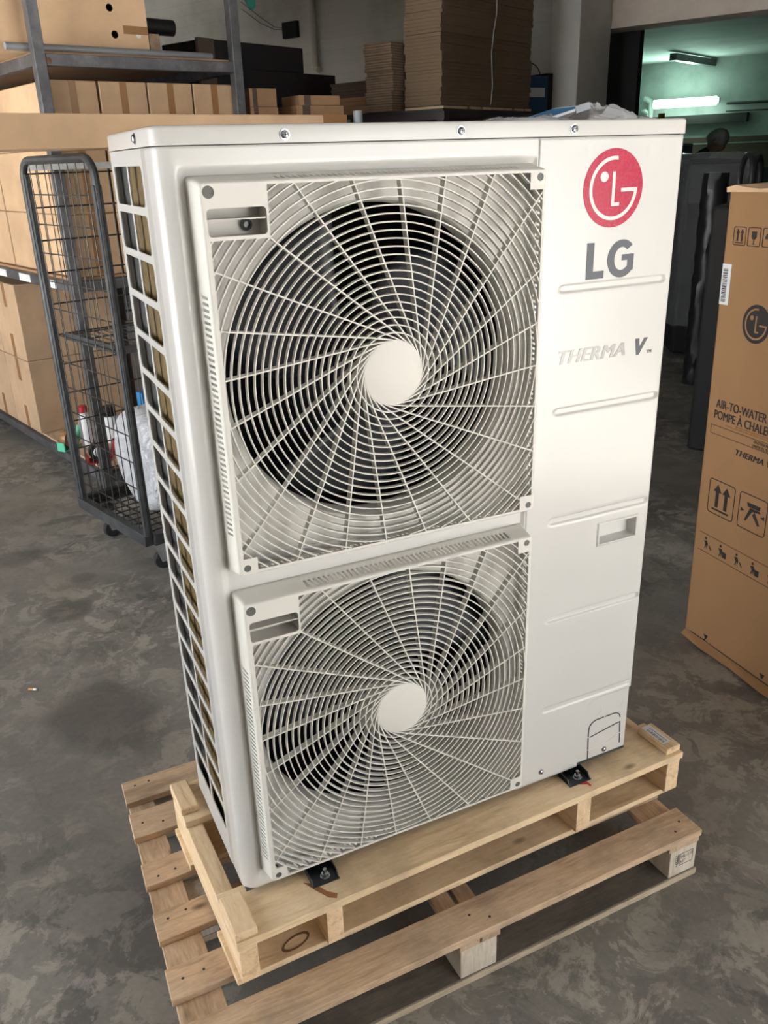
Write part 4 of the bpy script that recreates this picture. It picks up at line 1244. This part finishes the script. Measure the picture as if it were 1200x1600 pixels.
# green cloth hanging from the rack upright
o = MB(); 
for i in range(9):
    for j in range(9):
        u, w_ = i / 8, j / 8
        o.v.append((.02 + .085 * u + .02 * math.sin(6 * w_ + u * 3), .012 * math.sin(9 * u + 4 * w_), -.20 * w_ * (1 - .5 * abs(u - .5)) + .02 * math.sin(7 * u)))
for i in range(8):
    for j in range(8): o.f.append((i * 9 + j, i * 9 + j + 1, (i + 1) * 9 + j + 1, (i + 1) * 9 + j)); o.m.append(0)
o = o.build('green_cloth', m_darkgreen, smooth=True, solid=.004); o.location = rk(1.05, .02, 2.51); o.rotation_euler = (0, 0, RA)
tag(o, 'dark green cloth hanging from the right rack upright', 'cloth')

# ------------------------------------------------------------------ dark rack with flat cardboard at the back wall
def bld(name, loc, m_list=None): pass
def wb_(x, y, z=0):       # building frame -> world
    p = bpos(x, y, z); return (p.x, p.y, p.z)
def inb(px, py):          # world -> building frame
    d = Vector((px - BO.x, py - BO.y, 0)); return d.dot(E2), d.dot(E1)
cx, cy = inb(2.492, 3.608)       # front corner of the tall stack
def stack(name, x, y, z, sx, sy, sz, m, label, group=None, n=26, jit=.012, seed=1, cat='cardboard stack', lean_=0.0):
    rnd = random.Random(seed); mb = MB(); h = sz / n
    ox = oy = 0
    for i in range(n):
        if i % 5 == 0: ox, oy = rnd.uniform(-jit, jit), rnd.uniform(-jit, jit)
        a, b_ = ox + rnd.uniform(-.003, .003) + lean_ * i / n, oy + rnd.uniform(-.003, .003)
        mb.box(a, sx + a + rnd.uniform(-.004, .004), b_, sy + b_ + rnd.uniform(-.004, .004), i * h, (i + .93) * h)
    o = mb.build(name, m); o.location = wb_(x, y, z); o.rotation_euler = (0, 0, BANG)
    return tag(o, label, cat, group)
DR = empty('dark_rack', wb_(cx - .03, cy - .03), BANG, 'dark steel rack along the back wall carrying stacks of flat cardboard', 'rack')
SH = 1.845
for x in (.04, 1.10):
    for y in (.03, 1.22): MB().box(x - .025, x + .025, y - .025, y + .025, 0, SH - .045).build('upright', m_rack_dark, DR)
for y in (.03, 1.22): MB().box(.07, 1.075, y - .02, y + .02, SH - .10, SH - .047).build('cross_beam', m_rack_dark, DR)
for x in (.04, 1.10): MB().box(x - .025, x + .025, 0, 1.25, SH - .044, SH).build('long_beam', m_rack_dark, DR)
MB().box(.0, 1.14, 0, 1.25, SH + .0005, SH + .014).build('shelf_board', m_rack_dark, DR)
MB().box(0.0, 1.14, 0, 1.25, 1.20, 1.24).build('shelf_board', m_rack_dark, DR)
z0 = SH + .0145
mb = empty('slatted_base', wb_(cx, cy, z0), BANG, 'thin wooden base with yellow board ends under the tallest cardboard stack', 'base board')
for i, (a, b_) in enumerate(((.02, .27), (.30, .42), (.45, .80), (.83, .95), (.97, 1.05))):
    MB().box(a, b_, 0, .29, 0, .016).build('slat', w_new_y, mb)
MB().box(0, 1.04, .0, .28, .0165, .020).build('base_sheet', m_rack_dark, mb)
zb = z0 + .0205
stack('cardboard_stack', cx, cy, zb, 1.03, .27, 1.15, m_flute_big, 'tallest brown stack of flat cardboard sheets with uneven edges', n=60, jit=.010, seed=3)
stack('cardboard_stack', cx - .085, cy + .305, z0 + .001, .80, .21, .375, m_flute, 'lower bundle of flattened boxes left of the tallest stack', n=17, jit=.009, seed=5)
strp = MB().tube([(cx + .52, cy - .012, zb + .01), (cx + .525, cy - .020, zb + .12), (cx + .51, cy - .018, zb + .30), (cx + .53, cy - .02, zb + .42), (cx + .56, cy - .02, zb + .52), (cx + .56, cy - .018, zb + .9)], .0025, 6)
strp.v = [wb_(*p) for p in strp.v]
tag(strp.build('strap', m_white_label), 'thin pale strap hanging down the front of the tallest stack', 'strap')
# low pile of folded boxes towards the left
stack('folded_boxes', cx - .0, cy + .56, z0 + .001, .5, .36, .10, cb_brown, 'low pile of folded boxes at the left of the bundles', n=4, jit=.02, seed=8)
stack('folded_boxes', cx + .02, cy + .58, z0 + .102, .44, .32, .09, cb_dark, 'dark folded boxes on top of the low pile', n=5, jit=.03, seed=9)
# black cardboard and small cartons further left, on a low dark rack
D2 = empty('dark_cabinet', (1.331 + .05, 4.519 + .02, 0), BANG, 'black cabinet against the back wall carrying black sheets', 'cabinet')
MB().box(-.03, 1.22, 0, .55, .02, 1.84).build('cabinet_body', m_black_card, D2, bevel=.004)
MB().box(-.035, 1.225, -.005, .555, 1.8405, 1.86).build('cabinet_top', m_rack_dark, D2)
def atb(name, loc, sx, sy, sz, m, label, cat='cartons'):
    o = MB().box(0, sx, 0, sy, 0, sz).build(name, m, bevel=.004); o.location = loc; o.rotation_euler = (0, 0, BANG); return tag(o, label, cat)
o = atb('black_sheets', (1.37, 4.60, 1.861), 1.20, .45, .30, m_black_card, 'wide black stack of sheets in the dark corner', 'sheets')
o = atb('black_sheets', (1.37, 4.61, 2.162), .88, .42, .155, m_black_card, 'narrower black stack of sheets on top of the wide one', 'sheets')
o = atb('folded_boxes', (1.30, 4.50, 1.861), .13, .028, .45, cb_dark, 'dark brown folded box leaning at the left of the black sheets', 'cardboard')
TB = empty('side_table', (1.22, 3.42, 0), R(5), 'dark steel table behind the long carton, under small cartons', 'table')
MB().box(0, .62, 0, .5, 1.76, 1.80).build('table_top', m_rack_dark, TB)
for x, y in ((.02, .02), (.57, .02), (.02, .44), (.57, .44)): MB().box(x, x + .04, y, y + .04, 0, 1.7599).build('leg', m_rack_dark, TB)
def sc_(loc, sx, sy, sz, label, m=cb_brown, rz=R(8)):
    e_ = empty('small_carton', loc, rz, label, 'carton'); box_obj('carton_body', sx, sy, sz, m, e_, bevel=.003)
    MB().box(sx * .12, sx * .28, -.0008, -.0001, 0.001, sz - .001).build('tape_strip', cb_dark, e_)
sc_((1.275, 3.50, 1.801), .165, .14, .066, 'small brown carton in the dark corner, lower of two')
sc_((1.275, 3.50, 1.868), .160, .14, .088, 'small brown carton in the dark corner, upper of two')
sc_((1.55, 3.54, 1.801), .30, .22, .075, 'flat brown carton right of the two small cartons, bottom layer')
sc_((1.57, 3.55, 1.877), .26, .20, .05, 'flat brown carton right of the two small cartons, top layer')
# grey pole end beside the long carton
o = MB().tube([(1.895, 3.50, 0), (1.895, 3.50, 1.845)], .026, 16).build('steel_post', m_greyp, smooth=True, angle=50); tag(o, 'short light grey post end beside the taped end of the long carton', 'post')
# blue cabinet with two white labels
bx, by = inb(3.19, 3.66)
BC = empty('blue_cabinet', wb_(5.78, 3.42), BANG - R(20), 'blue cabinet with two pale labels beside the pillar', 'cabinet')
box_obj('cabinet_body', .24, .30, 2.10, m_bluecab, BC, bevel=.004)
MB().box(.241, .30, .02, .30, 0, 2.12).build('dark_side', m_black_card, BC)
for z in (1.80, 1.965): MB().box(.03, .21, -.003, -.0005, z, z + .06).build('pale_label', m_white_label, BC)
MB().tube([(.05 + .10 * (1 - math.cos(R(a))) , .1, 2.10 + .09 * math.sin(R(a))) for a in range(0, 181, 20)], .004, 6).build('wire_loop', m_blackp, BC)
# pipe and dark vent on the white wall
pw = MB()
py_ = 2.744
Kx, Ky = inb(4.063, 4.235)
pp = [(PLX - .05, Ky + 2.76, 3.6), (PLX - .05, Ky + 2.76, 2.42), (PLX - .055, Ky + 2.74, 2.36), (PLX - .07, Ky + 2.70, 2.35)]
pw.tube(pp, .028, 12); pw.v = [wb_(*p) for p in pw.v]
tag(pw.build('wall_pipe', mat('pipe_paint', (.42, .38, .32), .6), smooth=True), 'pale pipe running down the white back wall, hooked at its end', 'pipe')
vt = empty('wall_vent', wb_(PLX - .012, Ky + 3.08, 2.70), BANG, 'black ragged opening box on the white back wall left of the pipe', 'vent')
mb = MB(); mb.box(-.03, .010, -.10, .08, -.06, .07); mb.build('vent_box', m_black, vt)
mb = MB(); 
for i in range(2): mb.tube([(-.0, .08, .02 + i * .012), (-.01, .2, .03 + i * .02), (-.01, .38, .10 + i * .05), (-.01, .62, .24 + i * .06)], .003, 5)
mb.build('cables', m_blackp, vt)

# ------------------------------------------------------------------ second room
def lamp_tube(name, x, y0, y1, z, on, label, rz=None):
    e_ = empty(name, wb_(x, y0, z), BANG, label, 'ceiling lamp' if not on else 'fluorescent lamp')
    L_ = y1 - y0
    MB().box(.0, .06, -.03, L_ + .03, -.03, .05).build('housing', m_greyp if not on else m_white_label, e_, bevel=.004)
    if on:
        for dx in (-.035,):
            MB().tube([(dx, 0, 0), (dx, L_, 0)], .062, 16).build('diffuser', mat('tube_glow', (.8, 1, .9), .4, emit=(.70, 1.0, .84), es=14.0), e_, smooth=True, angle=50)
        d = bpy.data.lights.new('tube_light', 'AREA'); d.shape = 'RECTANGLE'; d.size = L_; d.size_y = .14; d.energy = 22; d.color = (.62, 1.0, .82)
        o = bpy.data.objects.new('tube_light', d); COL.objects.link(o); o.parent = e_
        o.location = (-.12, L_ / 2, 0); o.rotation_euler = (R(90), 0, R(90)); o.rotation_mode = 'QUATERNION'
        o.rotation_quaternion = Vector((-1, 0, .25)).to_track_quat('-Z', 'X')
        o.rotation_mode = 'QUATERNION'
    return e_
Wx, Wy = inb(10.768, 9.762)
lamp_tube('fluorescent_lamp', FX - .22, Wy - .20, Wy + .78, 2.26, True, 'bright green-white fluorescent tube on the far room wall')
e_ = MB(); e_.bar((9.382, 9.143, 2.80), (11.15, 9.93, 2.80), .10, .09); 
tag(e_.build('ceiling_lamp', m_dkmetal), 'unlit dark strip lamp under the far room ceiling', 'ceiling lamp')
# pipes in the far left corner
mb = MB()
for i, (dz, dy) in enumerate(((0, 0), (-.16, .10))):
    mb.tube([(FX - .10, Wy + 1.02, 2.36 + dz), (FX - .10, Wy + .98 + dy * .4, 2.35 + dz), (FX - .10, Wy + .90 + dy * .4, 2.30 + dz), (FX - .10, Wy + .89 + dy * .4, 1.2)], .045, 10)
mb.v = [wb_(*p) for p in mb.v]
tag(mb.build('heating_pipes', mat('pale_pipe', (.62, .70, .66), .4), smooth=True), 'pair of pale pipes bending down in the far room corner', 'pipes')
mb = MB(); mb.tube([(FX - .06, -1.9, 2.17), (FX - .06, Wy - .30, 2.22)], .02, 8); mb.v = [wb_(*p) for p in mb.v]
tag(mb.build('cable_duct', m_dkmetal), 'dark cable duct running along the far wall right of the lamp', 'duct')
mb = MB(); mb.tube([(FX - .06, -1.9, 2.06), (FX - .06, Wy - .30, 2.11)], .012, 8); mb.v = [wb_(*p) for p in mb.v]
tag(mb.build('cable_duct', m_dkmetal), 'thin lower duct running along the far wall under the other', 'duct')
# tool board and workbench under the lamp
TBd = empty('tool_board', wb_(FX - .06, Wy + .80, .95), BANG + R(-90), 'brown tool board on the far wall behind the bent person', 'tool board')
MB().box(0, 3.4, -.02, .0, 0, .70).build('board_panel', cb_dark, TBd)
rnd = random.Random(11)
tm = [m_blackp, m_yellow, m_dkmetal, m_greyp, m_bluecab]
for i in range(16):
    x = .1 + i * .2; h = rnd.uniform(.12, .34); z = rnd.uniform(.15, .25)
    mb = MB(); mb.bar((x, -.035, z), (x + rnd.uniform(-.03, .03), -.035, z + h), .035, .02); mb.bar((x - .05, -.035, z + h), (x + .05, -.035, z + h), .03, .03)
    mb.build('hanging_tool', tm[i % 5], TBd)
MB().box(0, 3.4, -.03, .0, .72, .80).build('top_ledge', cb_dark, TBd)
bn = empty('workbench', wb_(FX - 1.0, Wy + .9, 0), BANG - R(90), 'dark workbench along the far wall', 'workbench')
MB().box(0, 3.2, 0, .7, .85, .90).build('bench_top', w_old_x, bn)
for x in (.03, 1.55, 3.10):
    for y in (.02, .62): MB().box(x, x + .07, y, y + .06, 0, .8499).build('leg', m_rack_dark, bn)
for i, (x, w_, h, m) in enumerate(((.15, .3, .35, m_bluecab), (1.2, .35, .25, m_blackp), (1.9, .5, .42, m_dkmetal), (2.6, .3, .3, m_greyp))):
    o = MB().box(0, w_, 0, .3, 0, h).build('tool_case', m, bevel=.01); p = Vector(wb_(FX - .85, Wy + .85 - x - w_, .9003)); o.location = p; o.rotation_euler = (0, 0, BANG)
    o.data.transform(Matrix(((0, 1, 0, 0), (1, 0, 0, 0), (0, 0, 1, 0), (0, 0, 0, 1))))
    tag(o, ('blue case at the left end of the far workbench', 'low black case on the far workbench', 'dark metal case in the middle of the far workbench', 'grey case at the right end of the far workbench')[i], 'case')
o = MB().box(0, 1.5, -.10, 0, 0, .13).build('wall_shelf', m_rack_dark); o.location = wb_(FX - .01, Wy + .86, 1.95); o.rotation_euler = (0, 0, BANG - R(90)); tag(o, 'long dark brown board on the far wall just below the lit fluorescent tube', 'shelf')
# yellow post and narrow locker left of the person
lk = empty('locker', wb_(inb(6.7, 6.4)[0], inb(6.7, 6.4)[1], 0), BANG, 'grey locker with a yellow roll on top, beside the bent person', 'locker')
MB().box(0, .3, -.10, .10, 0, 1.60).build('locker_body', m_greyp, lk, bevel=.004)
MB().box(-.004, -.0005, -.085, .085, .1, 1.55).build('locker_door', m_dkmetal, lk)
MB().tube([(.1, .0, 1.6005), (.1, .0, 1.95)], .035, 12).build('yellow_roll', m_yellow, lk, smooth=True, angle=50)

# person bending over (skin modifier)
PX, PY = 6.93, 5.78
person = empty('person', (6.74, 6.04, 0), math.atan2(-.9, .42), 'person in dark clothes with grey hair bending forward in the far room', 'person')
def skin(name, V, Ed, Rr, m, parent, root=0, sub=2):
    me = bpy.data.meshes.new(name); me.from_pydata(V, Ed, []); me.materials.append(m)
    o = bpy.data.objects.new(name, me); COL.objects.link(o); o.parent = parent
    md = o.modifiers.new('skin', 'SKIN'); 
    sv = me.skin_vertices[0] if me.skin_vertices else None
    if sv is None:
        bpy.context.view_layer.objects.active = o
    for i, r_ in enumerate(Rr):
        me.skin_vertices[0].data[i].radius = (r_, r_) if not isinstance(r_, tuple) else r_
        me.skin_vertices[0].data[i].use_root = (i == root)
    s2 = o.modifiers.new('sub', 'SUBSURF'); s2.levels = sub; s2.render_levels = sub
    return o
# x forward, y left
V = [(-.10, 0, .98), (-.06, 0, 1.15), (.04, 0, 1.33), (.13, 0, 1.46), (.22, 0, 1.53), (.30, 0, 1.59),
     (-.09, .10, .92), (-.02, .11, .50), (-.08, .11, .08), (.08, .12, .04), (-.09, -.10, .92), (-.03, -.11, .50), (-.10, -.11, .08), (.06, -.12, .04),
     (.11, .19, 1.44), (.20, .24, 1.18), (.42, .20, 1.05), (.50, .17, 1.02), (.11, -.19, 1.44), (.20, -.24, 1.18), (.42, -.20, 1.05), (.50, -.17, 1.02)]
Ed = [(0, 1), (1, 2), (2, 3), (3, 4), (4, 5), (0, 6), (6, 7), (7, 8), (8, 9), (0, 10), (10, 11), (11, 12), (12, 13), (3, 14), (14, 15), (15, 16), (16, 17), (3, 18), (18, 19), (19, 20), (20, 21)]
Rr = [.13, .125, .145, .135, .06, .055, .095, .062, .042, .035, .095, .062, .042, .035, .062, .045, .034, .030, .062, .045, .034, .030]
m_cloth = mat('navy_cloth', (.012, .016, .028), .85)
m_skin = mat('skin', (.42, .24, .17), .55)
m_hair = mat('grey_hair', (.38, .38, .36), .8)
try:
    bpy.ops.object.select_all(action='DESELECT')
except Exception: pass
def skin_safe(*a, **k):
    # build through bmesh so that the skin layer exists
    import bmesh
    name, V_, E_, R_, m_, par = a
    bm = bmesh.new(); lay = bm.verts.layers.skin.verify()
    vs_ = []
    for i, p in enumerate(V_):
        v_ = bm.verts.new(p); v_[lay].radius = (R_[i], R_[i]); v_[lay].use_root = (i == k.get('root', 0)); vs_.append(v_)
    for a_, b_ in E_: bm.edges.new((vs_[a_], vs_[b_]))
    me = bpy.data.meshes.new(name); bm.to_mesh(me); bm.free(); me.materials.append(m_)
    o = bpy.data.objects.new(name, me); COL.objects.link(o); o.parent = par
    o.modifiers.new('skin', 'SKIN').use_smooth_shade = True
    s2 = o.modifiers.new('sub', 'SUBSURF'); s2.levels = 2; s2.render_levels = 2
    return o
body_ = skin_safe('body', V, Ed, Rr, m_cloth, person)
# head: egg shape with nose and ears
hd = MB(); n = 20; hc = Vector((.355, 0, 1.655))
for i in range(15):
    t = math.pi * i / 14
    for j in range(n):
        a = 2 * math.pi * j / n
        x = .098 * math.sin(t) * math.cos(a); y = .076 * math.sin(t) * math.sin(a); z = .118 * math.cos(t)
        if z < 0: x *= 1 + z * 2.2 if x < 0 else 1 + z * .6; y *= 1 + z * 1.6
        if x > 0 and abs(y) < .022 and -.045 < z < .012: x += .018 * (1 - abs(z + .018) / .035)
        hd.v.append((x, y, z))
for i in range(14):
    for j in range(n): hd.f.append((i * n + j, (i + 1) * n + j, (i + 1) * n + (j + 1) % n, i * n + (j + 1) % n)); hd.m.append(0)
for s_ in (-1, 1): hd.tube([(-.005, s_ * .072, -.02), (-.012, s_ * .086, 0), (-.008, s_ * .084, .02)], [.008, .013, .009], 8)
hd.xf(Matrix.Translation(hc) @ Matrix.Rotation(R(40), 4, 'Y')); hd.build('head', m_skin, person, smooth=True, angle=80)
hr = MB()
for i in range(9):
    t = math.pi * .58 * i / 8
    for j in range(n):
        a = 2 * math.pi * j / n
        hr.v.append((.106 * math.sin(t) * math.cos(a) - .012, .085 * math.sin(t) * math.sin(a), .126 * math.cos(t) + .004 - (.02 if math.cos(a) < 0 else -.03) * (i / 8)))
for i in range(8):
    for j in range(n): hr.f.append((i * n + j, (i + 1) * n + j, (i + 1) * n + (j + 1) % n, i * n + (j + 1) % n)); hr.m.append(0)
hr.xf(Matrix.Translation(hc) @ Matrix.Rotation(R(40), 4, 'Y')); hr.build('hair', m_hair, person, smooth=True, angle=80)
for s_ in (-1, 1):
    hm = MB(); c_ = Vector((.54, s_ * .165, 1.01))
    hm.lathe([(.0001, -.04), (.026, -.03), (.032, 0), (.026, .03), (.001, .04)], 12, 'x', c_)
    for q in range(4): hm.tube([c_ + Vector((.03, (q - 1.5) * .016, 0)), c_ + Vector((.062 - abs(q - 1.5) * .005, (q - 1.5) * .018, -.01)), c_ + Vector((.080 - abs(q - 1.5) * .007, (q - 1.5) * .018, -.03))], [.0095, .0085, .007], 7)
    hm.tube([c_ + Vector((-.005, -s_ * .024, 0)), c_ + Vector((.025, -s_ * .045, -.005)), c_ + Vector((.045, -s_ * .048, -.018))], [.011, .010, .008], 7)
    hm.build('hand', m_skin, person, smooth=True, angle=80)

# machines and cartons between the rooms
mc = empty('wrapped_machine', (5.02, 4.02, 0), R(-33), 'machine under clear plastic film with a rounded top, behind the printed carton', 'machine')
box_obj('machine_body', .42, .40, 1.50, m_black_card, mc, loc=(-.10, .0, .02), bevel=.03)
MB().box(-.08, .30, -.004, -.0005, 1.20, 1.48).build('machine_front', m_dkmetal, mc)
rnd = random.Random(5); mb = MB(); NX, NZ = 16, 30
ring = [(-.13, -.03), (.10, -.035), (.345, -.03), (.35, .2), (.345, .43), (.1, .43), (-.13, .43), (-.135, .2)]
rp = []
for i in range(len(ring)):
    a, b_ = ring[i], ring[(i + 1) % len(ring)]
    for q in range(5): rp.append((a[0] + (b_[0] - a[0]) * q / 5, a[1] + (b_[1] - a[1]) * q / 5))
lp = []
for k_ in range(26):
    z = .25 + 1.31 * k_ / 25; sh = 1 if k_ < 24 else (.93 if k_ == 24 else .8)
    lp.append([((.108 + (x - .108) * sh) + rnd.uniform(-.018, .018), (.2 + (y - .2) * sh) + rnd.uniform(-.018, .018), z + rnd.uniform(-.006, .006)) for x, y in rp])
mb.loft(lp, caps=(False, True)); mb.build('film_cover', m_clear, mc, smooth=True, angle=50)
bw = empty('film_roll_stack', (4.44, 3.30, 0), 0, 'dark tall bundle wrapped in shiny black film beside the wrapped machine', 'bundle')
mb = MB(); lp = []
for k_ in range(30):
    z = 1.44 * k_ / 29; lp.append([(.085 * math.cos(R(a)) * (1 + rnd.uniform(-.12, .12)), .085 * math.sin(R(a)) * (1 + rnd.uniform(-.12, .12)), z) for a in range(0, 360, 24)])
mb.loft(lp); mb.build('film_wrapping', mat('black_film', (.015, .015, .016), .35, 0, .5), bw, smooth=True, angle=30)
hp_ = empty('cable_drum', (3.50, 2.12, 0), R(30), 'black hose loops standing up behind the printed carton', 'hose')
mb = MB(); mb.tube([(.09 * math.cos(R(a)), 0, 1.44 + .11 * math.sin(R(a))) for a in range(0, 360, 15)], .014, 8, closed=True)
mb.tube([(.09 * math.cos(R(a)), .05 + .05 * math.cos(R(a)), 1.44 + .12 * math.sin(R(a))) for a in range(0, 360, 15)], .014, 8, closed=True)
mb.build('hose_loops', m_blackp, hp_, smooth=True)
MB().box(-.16, .16, -.13, .16, 0, 1.32).build('drum_box', m_black_card, hp_, bevel=.02)
mn_ = empty('monitor', (5.95, 5.18, 1.34), math.atan2(-.9, .5) + R(90), 'pale framed monitor back on dark crates behind the heat pump', 'monitor')
mb = MB(); mb.box(-.17, .17, -.02, .02, .04, .30); mb.build('monitor_case', m_greyp, mn_, bevel=.008); MB().box(-.15, .15, -.023, -.0205, .06, .28).build('screen', m_blackp, mn_)
mb = MB(); mb.box(-.02, .02, -.01, .01, .008, .04); mb.box(-.08, .08, -.05, .05, 0, .008); mb.build('stand', m_greyp, mn_)
o = MB().box(-.30, .25, -.25, .25, 0, 1.339).build('crate_tower', m_black_card, bevel=.01); o.location = (5.95, 5.18, 0); o.rotation_euler = (0, 0, R(25)); tag(o, 'tall black crate stack under the monitor', 'crates')
e_ = empty('carton', (6.02, 4.42, 0), R(5), 'dark brown carton on the floor far behind, right of the heat pump', 'carton'); box_obj('carton_body', .34, .34, .55, cb_brown, e_)
MB().box(.0, .34, -.03, -.002, .42, .55).build('open_flap', cb_brown, e_, bevel=.002)
e_ = empty('carton', (5.02, 4.62, 0), R(40), 'upright brown carton far behind, left of the wrapped machine', 'carton'); box_obj('carton_body', .22, .30, 1.22, cb_brown, e_); MB().box(.1, .12, -.001, -.0002, .1, 1.2).build('tape_strip', m_tape, e_)
pj = empty('pallet_truck', (6.62, 4.62, 0), R(-15), 'yellow frame of a pallet truck on the floor far behind', 'pallet truck')
MB().box(0, .9, 0, .14, .08, .14).build('fork', m_yellow, pj, bevel=.006); MB().box(0, .9, .34, .48, .08, .14).build('fork', m_yellow, pj, bevel=.006)
mb = MB(); mb.box(-.12, -.001, .02, .46, .08, .38); mb.bar((-.06, .24, .38), (-.22, .24, 1.15), .04, .04); mb.build('pump_housing', m_yellow, pj, bevel=.008)
for y in (.07, .41): MB().lathe([(.001, -.03), (.04, -.03), (.04, .03), (.001, .03)], 16, 'y', (.8, y, .0402)).build('roller', m_rubber, pj)
for y in (.2, .28): MB().lathe([(.001, -.02), (.09, -.02), (.09, .02), (.001, .02)], 20, 'y', (-.07, y, .0902)).build('wheel', m_rubber, pj)

# cigarette end on the floor
cg = empty('cigarette_end', (-.318, 1.408, .0045), R(-33), 'small cigarette end lying on the concrete floor at the left', 'cigarette end')
MB().tube([(-.014, 0, 0), (.003, 0, 0)], .0042, 10).build('filter', mat('cork_paper', (.62, .33, .12), .7), cg, smooth=True, angle=50)
MB().tube([(.003, 0, 0), (.014, 0, .0)], .0040, 10).build('paper', m_white_label, cg, smooth=True, angle=50)
